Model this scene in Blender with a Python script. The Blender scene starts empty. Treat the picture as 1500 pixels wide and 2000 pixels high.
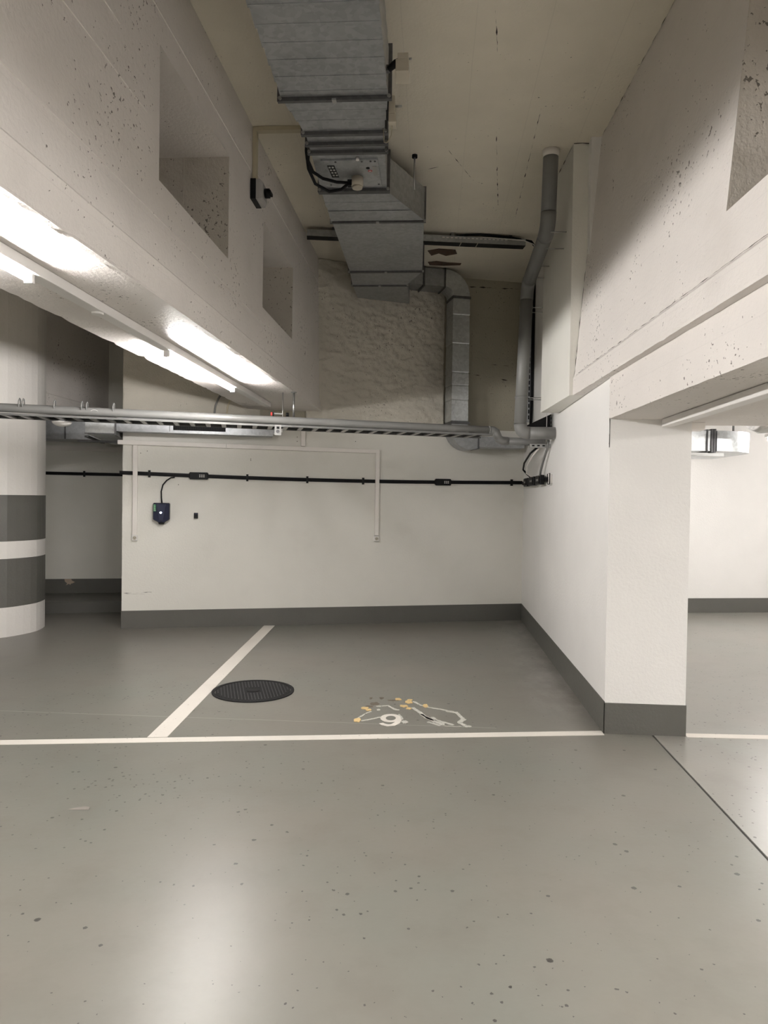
import bpy, math, random
from mathutils import Vector, noise

random.seed(7)
scene = bpy.context.scene
COL = scene.collection

# ------------------------------------------------------------------ camera, world, exposure
CAM_H = 1.5
F_PX = 1387.0
yaw, pitch, roll = math.radians(3.92), math.radians(1.1), math.radians(0.86)
fw = Vector((-math.sin(yaw) * math.cos(pitch), math.cos(yaw) * math.cos(pitch), -math.sin(pitch)))
r0 = fw.cross(Vector((0, 0, 1))).normalized()
u0 = r0.cross(fw)
cu = u0 * math.cos(roll) - r0 * math.sin(roll)
cr = r0 * math.cos(roll) + u0 * math.sin(roll)
cam_data = bpy.data.cameras.new('camera')
cam = bpy.data.objects.new('camera', cam_data)
COL.objects.link(cam)
from mathutils import Matrix
cam.matrix_world = Matrix(((cr.x, cu.x, -fw.x, 0), (cr.y, cu.y, -fw.y, 0), (cr.z, cu.z, -fw.z, CAM_H), (0, 0, 0, 1)))
cam_data.sensor_fit = 'VERTICAL'
cam_data.sensor_height = 36.0
cam_data.sensor_width = 27.0
cam_data.lens = F_PX / 2000.0 * 36.0
cam_data.clip_start = 0.05
scene.camera = cam

world = bpy.data.worlds.new('world')
scene.world = world
world.use_nodes = True
world.node_tree.nodes['Background'].inputs[0].default_value = (0.9, 0.9, 0.85, 1)
world.node_tree.nodes['Background'].inputs[1].default_value = 0.0

vs = scene.view_settings
vs.view_transform = 'Standard'
vs.look = 'None'
vs.gamma = 1.0
vs.use_curve_mapping = False
vs.exposure = 0.72
TUBE_POWER = 125.0
TUBE_COLOR = (1.0, 0.965, 0.935)

# ------------------------------------------------------------------ materials
def new_mat(name):
    m = bpy.data.materials.new(name)
    m.use_nodes = True
    nt = m.node_tree
    b = nt.nodes['Principled BSDF']
    return m, nt, b

class N:
    """tiny node helper"""
    def __init__(self, nt):
        self.nt = nt
        self.pos = nt.nodes.new('ShaderNodeNewGeometry').outputs['Position']
    def _in(self, sock, v):
        if hasattr(v, 'is_output'):
            self.nt.links.new(v, sock)
        else:
            if sock.type == 'RGBA' and not hasattr(v, '__len__'):
                v = (v, v, v, 1)
            if sock.type == 'RGBA' and len(v) == 3:
                v = (*v, 1)
            sock.default_value = v
    def mapping(self, scale=(1, 1, 1), rot=(0, 0, 0), loc=(0, 0, 0)):
        n = self.nt.nodes.new('ShaderNodeMapping')
        self._in(n.inputs['Vector'], self.pos)
        n.inputs['Scale'].default_value = scale
        n.inputs['Rotation'].default_value = rot
        n.inputs['Location'].default_value = loc
        return n.outputs[0]
    def noise(self, scale, detail=4, rough=0.55, vec=None, dist=0.0):
        n = self.nt.nodes.new('ShaderNodeTexNoise')
        self._in(n.inputs['Vector'], vec if vec is not None else self.pos)
        n.inputs['Scale'].default_value = scale
        n.inputs['Detail'].default_value = detail
        n.inputs['Roughness'].default_value = rough
        n.inputs['Distortion'].default_value = dist
        return n.outputs[0]
    def voronoi(self, scale, vec=None, feature='F1', rnd=1.0):
        n = self.nt.nodes.new('ShaderNodeTexVoronoi')
        n.feature = feature
        self._in(n.inputs['Vector'], vec if vec is not None else self.pos)
        n.inputs['Scale'].default_value = scale
        n.inputs['Randomness'].default_value = rnd
        return n
    def ramp(self, fac, p0, p1, c0=0.0, c1=1.0):
        n = self.nt.nodes.new('ShaderNodeMapRange')
        n.inputs[1].default_value = p0
        n.inputs[2].default_value = p1
        n.inputs[3].default_value = c0
        n.inputs[4].default_value = c1
        self._in(n.inputs[0], fac)
        return n.outputs[0]
    def math(self, op, a, b=0.0):
        n = self.nt.nodes.new('ShaderNodeMath')
        n.operation = op
        self._in(n.inputs[0], a)
        self._in(n.inputs[1], b)
        return n.outputs[0]
    def mix(self, fac, a, b):
        n = self.nt.nodes.new('ShaderNodeMix')
        n.data_type = 'RGBA'
        self._in(n.inputs[0], fac)
        self._in(n.inputs[6], a)
        self._in(n.inputs[7], b)
        return n.outputs[2]
    def sep(self, v=None):
        n = self.nt.nodes.new('ShaderNodeSeparateXYZ')
        self._in(n.inputs[0], v if v is not None else self.pos)
        return n.outputs
    def bump(self, height, strength=0.3, dist=0.01, normal=None):
        n = self.nt.nodes.new('ShaderNodeBump')
        n.inputs['Strength'].default_value = strength
        n.inputs['Distance'].default_value = dist
        self._in(n.inputs['Height'], height)
        if normal is not None:
            self._in(n.inputs['Normal'], normal)
        return n.outputs[0]

def plain(name, color, rough=0.5, metallic=0.0, vary=0.0, bump=0.0, bscale=200, spec=0.5):
    m, nt, b = new_mat(name)
    n = N(nt)
    c = (*color, 1)
    b.inputs['Base Color'].default_value = c
    if vary:
        k = n.noise(6, 2)
        dk = tuple(x * (1 - vary) for x in color)
        lt = tuple(min(1, x * (1 + vary)) for x in color)
        nt.links.new(n.mix(n.ramp(k, 0.3, 0.7), dk, lt), b.inputs['Base Color'])
    b.inputs['Roughness'].default_value = rough
    b.inputs['Metallic'].default_value = metallic
    b.inputs['Specular IOR Level'].default_value = spec
    if bump:
        nt.links.new(n.bump(n.noise(bscale, 3), bump, 0.002), b.inputs['Normal'])
    return m

def painted_concrete(name, color, rough=0.6, pits=0.0, bump=0.25, boards=None, relief=0.0, pit_color=(0.10, 0.085, 0.07), spec=0.4, mottle=0.06, stains=0.0, pit_scale=36):
    """painted concrete: mottled paint, pores that show as small dark holes, formwork board seams"""
    m, nt, b = new_mat(name)
    n = N(nt)
    big = n.noise(1.5, 3, 0.62)
    dk = tuple(x * (1 - mottle) for x in color)
    lt = tuple(min(0.95, x * (1 + mottle * 0.6)) for x in color)
    col = n.mix(n.ramp(big, 0.3, 0.7), dk, lt)
    if stains:
        st = n.ramp(big, 0.40, 0.26)
        col = n.mix(n.math('MULTIPLY', st, stains), col, tuple(x * f for x, f in zip(color, (0.62, 0.58, 0.52))))
    h = n.noise(52, 2, 0.62, n.mapping((1.0, 0.75, 0.75), (0.4, 0.2, 0.1)) if pits else None)
    if boards:
        s = n.sep()
        w = n.math('ADD', s[boards[0]], n.math('MULTIPLY', big, 0.02))
        fr = n.math('FRACT', n.math('MULTIPLY', w, 1.0 / boards[1]))
        line = n.math('LESS_THAN', n.math('ABSOLUTE', n.math('SUBTRACT', fr, 0.5)), 0.006)
        col = n.mix(n.math('MULTIPLY', line, 0.18), col, tuple(x * 0.6 for x in color))
    if pits:
        # pores: the low spots of the fine relief, in clusters
        thr = n.ramp(big, 0.42, 0.66, 0.20 + 0.06 * pits, 0.255 + 0.125 * pits)
        hole = n.ramp(n.math('SUBTRACT', thr, h), 0.0, 0.03, 0.0, 0.85)
        col = n.mix(hole, col, pit_color)
    nrm = n.bump(h, bump, 0.012)
    if relief:
        nrm = n.bump(n.noise(13, 4, 0.7), relief, 0.03)
    nt.links.new(col, b.inputs['Base Color'])
    nt.links.new(nrm, b.inputs['Normal'])
    b.inputs['Roughness'].default_value = rough
    b.inputs['Specular IOR Level'].default_value = spec
    return m

WHITE = (0.80, 0.785, 0.73)
M = {}
M['wall'] = painted_concrete('wall_paint', WHITE, 0.5, pits=0.0, bump=0.16, mottle=0.03, stains=0.10)
M['wall_right'] = painted_concrete('wall_paint_smooth', (0.86, 0.845, 0.825), 0.45, pits=0.0, bump=0.2, mottle=0.03)
M['beam'] = painted_concrete('beam_paint', (0.75, 0.71, 0.675), 0.55, pits=1.0, bump=0.32, boards=(2, 0.21), mottle=0.05, stains=0.12)
M['soffit'] = painted_concrete('soffit_paint', (0.73, 0.69, 0.63), 0.5, pits=1.1, bump=0.5, mottle=0.05)
M['ceiling'] = painted_concrete('ceiling_paint', (0.84, 0.785, 0.67), 0.65, pits=0.45, bump=0.25, boards=(0, 0.42), mottle=0.07)
M['niche'] = painted_concrete('niche_concrete', (0.60, 0.56, 0.50), 0.75, pits=1.6, bump=0.5, mottle=0.14, stains=0.6)
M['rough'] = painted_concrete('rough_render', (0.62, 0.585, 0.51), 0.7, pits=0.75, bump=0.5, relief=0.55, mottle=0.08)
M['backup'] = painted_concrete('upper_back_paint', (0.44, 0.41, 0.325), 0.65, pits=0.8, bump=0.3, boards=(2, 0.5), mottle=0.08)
M['column'] = painted_concrete('column_paint', (0.76, 0.735, 0.70), 0.5, pits=0.1, bump=0.2, mottle=0.04, stains=0.15)
M['greypaint'] = painted_concrete('grey_plinth_paint', (0.115, 0.113, 0.101), 0.42, pits=0.0, bump=0.18, mottle=0.07)

def floor_material(name, base, rough, wall_dust=False):
    m, nt, b = new_mat(name)
    n = N(nt)
    a = n.noise(0.7, 3, 0.6)
    c = n.noise(3.2, 4, 0.62)
    col = n.mix(n.ramp(a, 0.3, 0.7), tuple(x * f for x, f in zip(base, (1.06, 1.01, 0.98))), tuple(x * f for x, f in zip(base, (0.93, 0.98, 0.96))))
    col = n.mix(n.ramp(c, 0.48, 0.8, 0.0, 0.42), col, tuple(x * f for x, f in zip(base, (0.74, 0.70, 0.66))))
    if wall_dust:
        p = n.sep()
        d = n.math('MULTIPLY', n.ramp(p[0], 0.62, 1.12), n.ramp(p[1], 4.75, 5.3))
        d = n.math('MULTIPLY', d, n.ramp(n.noise(5.5, 5, 0.7, n.mapping((1, 0.55, 1))), 0.42, 0.66))
        col = n.mix(n.math('MULTIPLY', d, 0.55), col, (0.40, 0.37, 0.355))
        e = n.math('MULTIPLY', n.ramp(p[1], 6.3, 7.6), n.ramp(p[0], -2.2, -3.4))
        col = n.mix(n.math('MULTIPLY', e, n.ramp(c, 0.35, 0.7, 0.1, 0.6)), col, (0.20, 0.185, 0.17))
    # specks: scattered grains, denser in drifts, and a few larger flecks
    v = n.voronoi(34)
    rnd = n.sep(v.outputs['Color'])
    thr = n.math('MULTIPLY', n.ramp(rnd[0], 0.5, 1.0), n.ramp(a, 0.36, 0.6, 0.05, 0.27))
    thr = n.math('MAXIMUM', thr, n.ramp(rnd[1], 0.985, 1.0, 0.0, 0.42))
    sp = n.math('LESS_THAN', n.math('ADD', v.outputs['Distance'], n.math('MULTIPLY', n.math('SUBTRACT', n.noise(160, 1), 0.5), 0.25)), thr)
    col = n.mix(n.math('MULTIPLY', sp, 0.85), col, (0.035, 0.032, 0.03))
    nt.links.new(col, b.inputs['Base Color'])
    b.inputs['Roughness'].default_value = rough
    nt.links.new(n.bump(n.noise(30, 2), 0.10, 0.004), b.inputs['Normal'])
    b.inputs['Specular IOR Level'].default_value = 0.5
    return m

M['floor'] = floor_material('floor_paint', (0.190, 0.184, 0.164), 0.33, True)
M['floor_lane'] = floor_material('floor_paint_lane', (0.272, 0.262, 0.240), 0.29)
M['line'] = painted_concrete('line_paint', (0.72, 0.68, 0.62), 0.5, pits=0.5, bump=0.15, mottle=0.05, stains=0.25)
M['joint'] = plain('joint_filler', (0.06, 0.058, 0.055), 0.8)
M['hairline'] = plain('hairline_joint', (0.42, 0.41, 0.38), 0.6)

def galvanised(name, color, rough, metallic=0.85):
    m, nt, b = new_mat(name)
    n = N(nt)
    v = n.voronoi(38)
    k = n.math('ADD', n.math('MULTIPLY', n.sep(v.outputs['Color'])[0], 0.35), n.math('MULTIPLY', n.noise(3.5, 3), 0.65))
    col = n.mix(n.ramp(k, 0.25, 0.75), tuple(x * 0.84 for x in color), tuple(min(1, x * 1.12) for x in color))
    nt.links.new(col, b.inputs['Base Color'])
    b.inputs['Roughness'].default_value = rough
    b.inputs['Metallic'].default_value = metallic
    nt.links.new(n.bump(n.noise(5, 1), 0.25, 0.01), b.inputs['Normal'])
    return m

M['galv'] = galvanised('galvanised_sheet', (0.43, 0.445, 0.46), 0.42)
M['galv_bright'] = galvanised('galvanised_bright', (0.66, 0.685, 0.70), 0.33, 0.9)
M['galv_dark'] = galvanised('galvanised_flange', (0.15, 0.15, 0.155), 0.5)
M['foil'] = galvanised('foil_wrap', (0.8, 0.8, 0.8), 0.22, 1.0)
M['pvc'] = plain('grey_plastic_pipe', (0.20, 0.199, 0.192), 0.42, vary=0.04)
M['white'] = plain('white_enamel', (0.80, 0.78, 0.76), 0.35, vary=0.02)
M['trunk'] = plain('white_trunking', (0.86, 0.82, 0.78), 0.4, vary=0.03)
M['cream'] = plain('cream_plastic', (0.50, 0.46, 0.38), 0.45, vary=0.05)
M['cream_trunk'] = plain('painted_conduit', (0.58, 0.52, 0.38), 0.5, vary=0.05)
M['black'] = plain('black_rubber', (0.006, 0.006, 0.007), 0.5, spec=0.15)
M['blackbox'] = plain('black_plastic', (0.008, 0.008, 0.009), 0.45, spec=0.18)
M['navy'] = plain('navy_plastic', (0.006, 0.009, 0.032), 0.35, spec=0.2)
M['navy_face'] = plain('navy_plastic_face', (0.022, 0.027, 0.06), 0.35, spec=0.25)
M['green'] = plain('green_sticker', (0.03, 0.22, 0.07), 0.5, vary=0.3)
M['print'] = plain('pale_print', (0.55, 0.55, 0.53), 0.5)
M['red'] = plain('red_plastic', (0.45, 0.03, 0.02), 0.4)
M['steel'] = plain('zinc_steel', (0.42, 0.42, 0.41), 0.35, 0.9, vary=0.1)
M['dullsteel'] = plain('dull_painted_steel', (0.15, 0.15, 0.145), 0.55, vary=0.15)
M['iron'] = plain('cast_iron', (0.009, 0.009, 0.010), 0.6, 0.0, vary=0.25, bump=0.3, bscale=160, spec=0.18)
M['iron_edge'] = plain('worn_cast_iron', (0.030, 0.030, 0.032), 0.5, 0.0, vary=0.2, spec=0.3)
M['greyplastic'] = plain('light_grey_plastic', (0.42, 0.41, 0.40), 0.4)
M['rust'] = painted_concrete('rusty_concrete', (0.12, 0.075, 0.05), 0.9, pits=2.0, bump=0.8, mottle=0.4)
M['crack'] = plain('dark_crack', (0.05, 0.042, 0.035), 0.9)
M['residue'] = painted_concrete('white_residue', (0.55, 0.54, 0.49), 0.7, pits=1.5, bump=0.5, mottle=0.2, pit_color=(0.28, 0.28, 0.25))
M['foam'] = painted_concrete('yellow_sealant', (0.68, 0.50, 0.24), 0.6, pits=0.8, bump=0.5, mottle=0.15)
M['oil'] = painted_concrete('brown_stain', (0.17, 0.14, 0.105), 0.5, pits=2.0, bump=0.3, mottle=0.3)
M['leaf'] = plain('dry_leaf', (0.22, 0.20, 0.18), 0.5, vary=0.3)
M['peel'] = plain('bare_plaster', (0.45, 0.36, 0.28), 0.8, vary=0.1)

def emissive(name, color, strength):
    m, nt, b = new_mat(name)
    b.inputs['Base Color'].default_value = (0.8, 0.8, 0.8, 1)
    b.inputs['Emission Color'].default_value = (*color, 1)
    b.inputs['Emission Strength'].default_value = strength
    return m
M['tube'] = emissive('fluorescent_tube', TUBE_COLOR, TUBE_POWER)
M['tube_old'] = emissive('aged_fluorescent_tube', TUBE_COLOR, TUBE_POWER * 0.78)
M['tube_new'] = emissive('fresh_fluorescent_tube', TUBE_COLOR, TUBE_POWER * 1.55)
M['led'] = emissive('status_led', (0.85, 0.95, 1.0), 6.0)

# ------------------------------------------------------------------ mesh helpers
class MB:
    def __init__(self):
        self.v, self.f, self.s = [], [], []
    def quad(self, a, b, c, d, smooth=False):
        k = len(self.v)
        self.v += [Vector(p) for p in (a, b, c, d)]
        self.f.append((k, k + 1, k + 2, k + 3)); self.s.append(smooth)
        return self
    def poly(self, pts):
        k = len(self.v)
        self.v += [Vector(p) for p in pts]
        self.f.append(tuple(range(k, k + len(pts)))); self.s.append(False)
        return self
    def hexa(self, p):
        """p: 8 corners, bottom ring 0-3, top ring 4-7"""
        k = len(self.v)
        self.v += [Vector(q) for q in p]
        for q in ((0, 3, 2, 1), (4, 5, 6, 7), (0, 1, 5, 4), (1, 2, 6, 5), (2, 3, 7, 6), (3, 0, 4, 7)):
            self.f.append(tuple(k + i for i in q)); self.s.append(False)
        return self
    def box(self, x0, y0, z0, x1, y1, z1):
        return self.hexa([(x0, y0, z0), (x1, y0, z0), (x1, y1, z0), (x0, y1, z0), (x0, y0, z1), (x1, y0, z1), (x1, y1, z1), (x0, y1, z1)])
    def wbox(self, u0, u1, o0, o1, z0, z1, z0b=None, z1b=None):
        """box in the back wall's frame; z may differ at u1"""
        a = z0 if z0b is None else z0b
        b = z1 if z1b is None else z1b
        return self.hexa([W(u0, o1, z0), W(u1, o1, a), W(u1, o0, a), W(u0, o0, z0), W(u0, o1, z1), W(u1, o1, b), W(u1, o0, b), W(u0, o0, z1)])
    def bar(self, a, b, w, h, up=(0, 0, 1)):
        a, b = Vector(a), Vector(b)
        d = (b - a).normalized()
        s = d.cross(Vector(up))
        if s.length < 1e-4:
            s = d.cross(Vector((1, 0, 0)))
        s.normalize()
        t = s.cross(d).normalized()
        c = []
        for p in (a, b):
            c.append([p + s * (w / 2 * i) + t * (h / 2 * j) for i, j in ((-1, -1), (1, -1), (1, 1), (-1, 1))])
        return self.hexa(c[0] + c[1])
    def tube(self, pts, r, n=10, caps=True, smooth=True):
        pts = [Vector(p) for p in pts]
        rings = []
        d0 = (pts[1] - pts[0]).normalized()
        ref = Vector((0, 0, 1)) if abs(d0.z) < 0.9 else Vector((1, 0, 0))
        s = d0.cross(ref).normalized()
        for i, p in enumerate(pts):
            if i == 0: d = pts[1] - pts[0]
            elif i == len(pts) - 1: d = pts[-1] - pts[-2]
            else: d = (pts[i + 1] - p).normalized() + (p - pts[i - 1]).normalized()
            d.normalize()
            s = (s - d * s.dot(d)).normalized()
            t = d.cross(s)
            rr = r[i] if hasattr(r, '__len__') else r
            k = len(self.v)
            self.v += [p + (s * math.cos(2 * math.pi * j / n) + t * math.sin(2 * math.pi * j / n)) * rr for j in range(n)]
            rings.append(k)
        for a, b in zip(rings, rings[1:]):
            for j in range(n):
                self.f.append((a + j, a + (j + 1) % n, b + (j + 1) % n, b + j)); self.s.append(smooth)
        if caps:
            self.f.append(tuple(rings[0] + j for j in reversed(range(n)))); self.s.append(False)
            self.f.append(tuple(rings[-1] + j for j in range(n))); self.s.append(False)
        return self
    def cyl(self, a, b, r, n=16, smooth=True):
        return self.tube([a, b], r, n, True, smooth)
    def prism(self, pts, off):
        """closed polygon pts extruded by the vector off"""
        off = Vector(off)
        k = len(self.v); m = len(pts)
        self.v += [Vector(p) for p in pts] + [Vector(p) + off for p in pts]
        self.f.append(tuple(range(k, k + m))); self.s.append(False)
        self.f.append(tuple(reversed(range(k + m, k + 2 * m)))); self.s.append(False)
        for i in range(m):
            j = (i + 1) % m
            self.f.append((k + i, k + m + i, k + m + j, k + j)); self.s.append(False)
        return self
    def loft(self, rings, smooth=False, caps=True):
        n = len(rings[0]); ks = []
        for r in rings:
            ks.append(len(self.v)); self.v += [Vector(p) for p in r]
        for a, b in zip(ks, ks[1:]):
            for j in range(n):
                self.f.append((a + j, a + (j + 1) % n, b + (j + 1) % n, b + j)); self.s.append(smooth)
        if caps:
            self.f.append(tuple(ks[0] + j for j in reversed(range(n)))); self.s.append(False)
            self.f.append(tuple(ks[-1] + j for j in range(n))); self.s.append(False)
        return self
    def mesh(self, name, mats, origin=(0, 0, 0), bevel=0.0):
        me = bpy.data.meshes.new(name)
        o = Vector(origin)
        me.from_pydata([tuple(p - o) for p in self.v], [], self.f)
        for mm in (mats if isinstance(mats, (list, tuple)) else [mats]):
            me.materials.append(M[mm] if isinstance(mm, str) else mm)
        me.polygons.foreach_set('use_smooth', self.s)
        import bmesh
        bm = bmesh.new(); bm.from_mesh(me)
        bmesh.ops.remove_doubles(bm, verts=bm.verts, dist=0.00005)
        bmesh.ops.recalc_face_normals(bm, faces=bm.faces)
        bm.to_mesh(me); bm.free()
        me.update()
        return me

def obj(name, mb, mats, parent=None, bevel=0.0):
    origin = parent['_w'] if parent is not None and '_w' in parent.keys() else (0, 0, 0)
    me = mb.mesh(name, mats, origin)
    ob = bpy.data.objects.new(name, me)
    COL.objects.link(ob)
    if parent is not None:
        ob.parent = parent
        if parent.type == 'EMPTY' or '_w' in parent.keys():
            ob['_w'] = tuple(origin)
    if bevel:
        md = ob.modifiers.new('bevel', 'BEVEL'); md.width = bevel; md.segments = 2; md.limit_method = 'ANGLE'
    return ob

def thing(name, label, cat, loc=(0, 0, 0), group=None):
    e = bpy.data.objects.new(name, None)
    COL.objects.link(e)
    e.location = loc
    e.empty_display_size = 0.1
    e['_w'] = tuple(loc)
    e['label'] = label; e['category'] = cat
    if group: e['group'] = group
    return e

def tag(o, label, cat, group=None):
    o['label'] = label; o['category'] = cat
    if group: o['group'] = group
    return o

def struct(name, mb, mats, label=None, parent=None):
    o = obj(name, mb, mats, parent)
    if parent is None: o['kind'] = 'structure'
    if label: o['label'] = label
    return o

def copy_part(o, shift, parent=None):
    c = o.copy(); COL.objects.link(c)
    c.parent = parent if parent is not None else o.parent
    c.location = o.location + Vector(shift)
    return c

# back wall frame: u along the wall to the right, o out of the wall towards the bay
WA = Vector((-3.448, 7.688, 0)); WU = Vector((0.96237, 0.27175, 0)); WN = Vector((0.27175, -0.96237, 0))
WLEN = 4.751
def W(u, o, z): return WA + WU * u + WN * o + Vector((0, 0, z))

def fn(x, y, z, s=1.0): return noise.noise(Vector((x, y, z)) * s)

# ------------------------------------------------------------------ structure: floor
CEIL = 4.2
JX = 1.437
slab = MB().box(-7, -7, -0.2, JX - 0.007, 11.5, 0)
floor = struct('floor', slab, 'floor', 'grey-green painted concrete garage floor with dark specks')
obj('floor_slab', MB().box(JX + 0.007, -7, -0.2, 8, 11.5, 0.0), 'floor_lane', floor)['label'] = 'lighter grey floor slab of the lane at the right'
obj('joint_filler', MB().box(JX - 0.008, -7, -0.19, JX + 0.008, 4.6, -0.006), 'joint', floor)['label'] = 'dark expansion joint between the two floor slabs'
hl = MB()
xs = [-4.0 + 0.12 * i for i in range(38)]
for x0, x1 in zip(xs, xs[1:]):
    y0, y1 = 4.664 + 0.004 * fn(x0, 0, 0, 3) + 0.006 * (x0 + 3), 4.664 + 0.004 * fn(x1, 0, 0, 3) + 0.006 * (x1 + 3)
    w0 = 0.0025 + 0.0025 * abs(fn(x0, 5, 0, 4)); w1 = 0.0025 + 0.0025 * abs(fn(x1, 5, 0, 4))
    hl.quad((x0, y0 - w0, 0.0007), (x1, y1 - w1, 0.0007), (x1, y1 + w1, 0.0007), (x0, y0 + w0, 0.0007))
obj('hairline_joint', hl, 'hairline', floor)['label'] = 'pale hairline seam across the floor'

# ------------------------------------------------------------------ structure: walls
wb = MB().wbox(0, WLEN + 0.3, -0.35, 0, 0, 2.36)
wall_back = struct('wall_back', wb, 'wall', 'off-white painted back wall of the parking bay')
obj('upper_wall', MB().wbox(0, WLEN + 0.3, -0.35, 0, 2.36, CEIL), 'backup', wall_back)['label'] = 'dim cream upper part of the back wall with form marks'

def rough_patch(u0, u1, z0, z1, nu, nz, base, amp):
    mb = MB(); pts = []
    for i in range(nu + 1):
        row = []
        for j in range(nz + 1):
            u = u0 + (u1 - u0) * i / nu; z = z0 + (z1 - z0) * j / nz
            n1 = fn(u, z, 1.3, 2.6); n2 = fn(u, z * 1.8, 4.1, 8); n3 = fn(u, z * 1.6, 9.7, 21)
            o = base(u, z) + amp * (0.7 * n1 + 0.5 * n2 + 0.30 * n3)
            row.append(W(u, max(o, 0.002), z))
        pts.append(row)
    k = len(mb.v)
    for row in pts: mb.v += row
    for i in range(nu):
        for j in range(nz):
            a = k + i * (nz + 1) + j
            mb.f.append((a, a + nz + 1, a + nz + 2, a + 1)); mb.s.append(True)
    # skirt back to the wall all round
    ring = [pts[i][0] for i in range(nu + 1)] + [pts[nu][j] for j in range(1, nz + 1)] + [pts[i][nz] for i in range(nu - 1, -1, -1)] + [pts[0][j] for j in range(nz - 1, 0, -1)]
    for a, b in zip(ring, ring[1:] + ring[:1]):
        da = (a - WA).dot(WN); db = (b - WA).dot(WN)
        mb.quad(a, a - WN * da, b - WN * db, b)
    return mb
def bulge(u, z):
    t = max(0, min(1, (3.70 - u) / 1.45))
    k = 0.035 + 0.20 * t ** 1.2 * max(0, min(1, (z - 2.5) / 1.5)) + 0.05 * t
    return k * max(0.0, min(1.0, (z - 2.30) / 0.12))
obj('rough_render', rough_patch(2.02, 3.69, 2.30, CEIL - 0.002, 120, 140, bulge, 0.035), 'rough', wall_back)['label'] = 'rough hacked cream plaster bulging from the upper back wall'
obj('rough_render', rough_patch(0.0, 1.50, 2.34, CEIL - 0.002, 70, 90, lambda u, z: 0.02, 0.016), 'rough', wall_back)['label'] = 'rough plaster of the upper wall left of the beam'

wr = MB().box(1.13, 4.66, 0, 1.64, 5.4, 2.3).box(1.13, 5.4, 0, 1.64, 9.4, CEIL)
wall_right = struct('wall_right', wr, 'wall_right', 'white painted side wall and pillar of the parking bay')
# niche wall behind the left end of the back wall
NO = -2.03
wn = MB().wbox(-2.6, 1.2, NO - 0.3, NO, 0, CEIL)
wall_niche = struct('wall_left', wn, 'wall', 'shaded back wall of the deep recess beside the column')
struct('kerb', MB().wbox(-2.6, 1.2, NO, -1.18, 0, 0.14), 'greypaint', 'low dark grey kerb along the foot of the recess wall')
# the wall's return behind its left end, and the lane's walls
struct('wall_return', MB().wbox(0.0, 0.32, NO, -0.35, 0, CEIL), 'wall', 'hidden return of the back wall')
FA = Vector((1.3, 9.49, 0)); FB = Vector((8.2, 10.87, 0))
fd = (FB - FA).normalized(); fnrm = Vector((fd.y, -fd.x, 0))
def FW(t, o, z): return FA + fd * t + fnrm * o + Vector((0, 0, z))
def fbox(mb, t0, t1, o0, o1, z0, z1):
    return mb.hexa([FW(t0, o1, z0), FW(t1, o1, z0), FW(t1, o0, z0), FW(t0, o0, z0), FW(t0, o1, z1), FW(t1, o1, z1), FW(t1, o0, z1), FW(t0, o0, z1)])
wall_lane = struct('wall_lane_back', fbox(MB(), 0, 7, -0.3, 0, 0, 3.0), 'wall_right', 'bright white end wall of the neighbouring lane')
struct('wall_lane_right', MB().box(7.6, -7, 0, 7.9, 11.2, 3.0), 'wall_right', 'far right wall of the lane')
struct('wall_far_left', MB().box(-7, -7, 0, -6.8, 11, CEIL), 'wall', 'far left wall of the garage')
struct('wall_front', MB().box(-7, -7, 0, 8, -6.8, CEIL), 'wall', 'wall behind the viewer')

# baseboards (painted plinths)
BB = 0.2
struct('baseboard_back', MB().wbox(-0.004, WLEN, 0, 0.004, 0, BB, None, 0.208), 'greypaint', 'dark grey painted plinth along the back wall')
bbr = MB()
bbr.box(1.126, 4.655, 0, 1.13, 9.0, 0.208).box(1.126, 4.655, 0, 1.645, 4.66, 0.20)
struct('baseboard_right', bbr, 'greypaint', 'dark grey painted plinth around the side wall and pillar')
struct('baseboard_lane', fbox(MB(), 0, 7, 0, 0.004, 0, 0.2), 'greypaint', 'dark grey painted plinth of the lane end wall')
bn_ = struct('baseboard_left', MB().wbox(-2.6, 1.0, NO, NO + 0.004, 0.14, 0.335), 'greypaint', 'dark grey painted plinth in the recess above the kerb')
pp = [(-1.04, .335), (-.955, .335), (-.945, .312), (-.905, .292), (-.935, .274), (-.955, .27), (-.965, .254), (-.985, .268), (-1.02, .248), (-1.005, .275), (-1.035, .30)]
obj('peeled_patch', MB().prism([W(u, NO + 0.0045, z) for u, z in pp], WN * 0.002), 'peel', bn_)['label'] = 'bare patch where the plinth paint has peeled'

# ------------------------------------------------------------------ structure: ceilings and beams
struct('ceiling', MB().box(-7, -7, CEIL, 1.9, 11, CEIL + 0.2), 'ceiling', 'cream painted high concrete ceiling of the bay')
struct('ceiling_lane', MB().box(2.6, -7, 2.75, 8, 5.0, 3.0).box(1.64, 5.0, 2.75, 8, 11.2, 3.0), 'wall_right', 'white ceiling over the lane and the right-hand bay')

def grid_face(mb, fx, ys, zs, holes):
    """long vertical face with rectangular openings; fx(y,z) gives x"""
    for y0, y1 in zip(ys, ys[1:]):
        for z0, z1 in zip(zs, zs[1:]):
            if any(h[0] <= y0 + 1e-6 and y1 <= h[1] + 1e-6 and h[2] <= z0 + 1e-6 and z1 <= h[3] + 1e-6 for h in holes):
                continue
            mb.quad((fx(y0, z0), y0, z0), (fx(y1, z0), y1, z0), (fx(y1, z1), y1, z1), (fx(y0, z1), y0, z1))

def frange(a, b, step):
    n = max(1, round((b - a) / step)); return [a + (b - a) * i / n for i in range(n + 1)]

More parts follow.
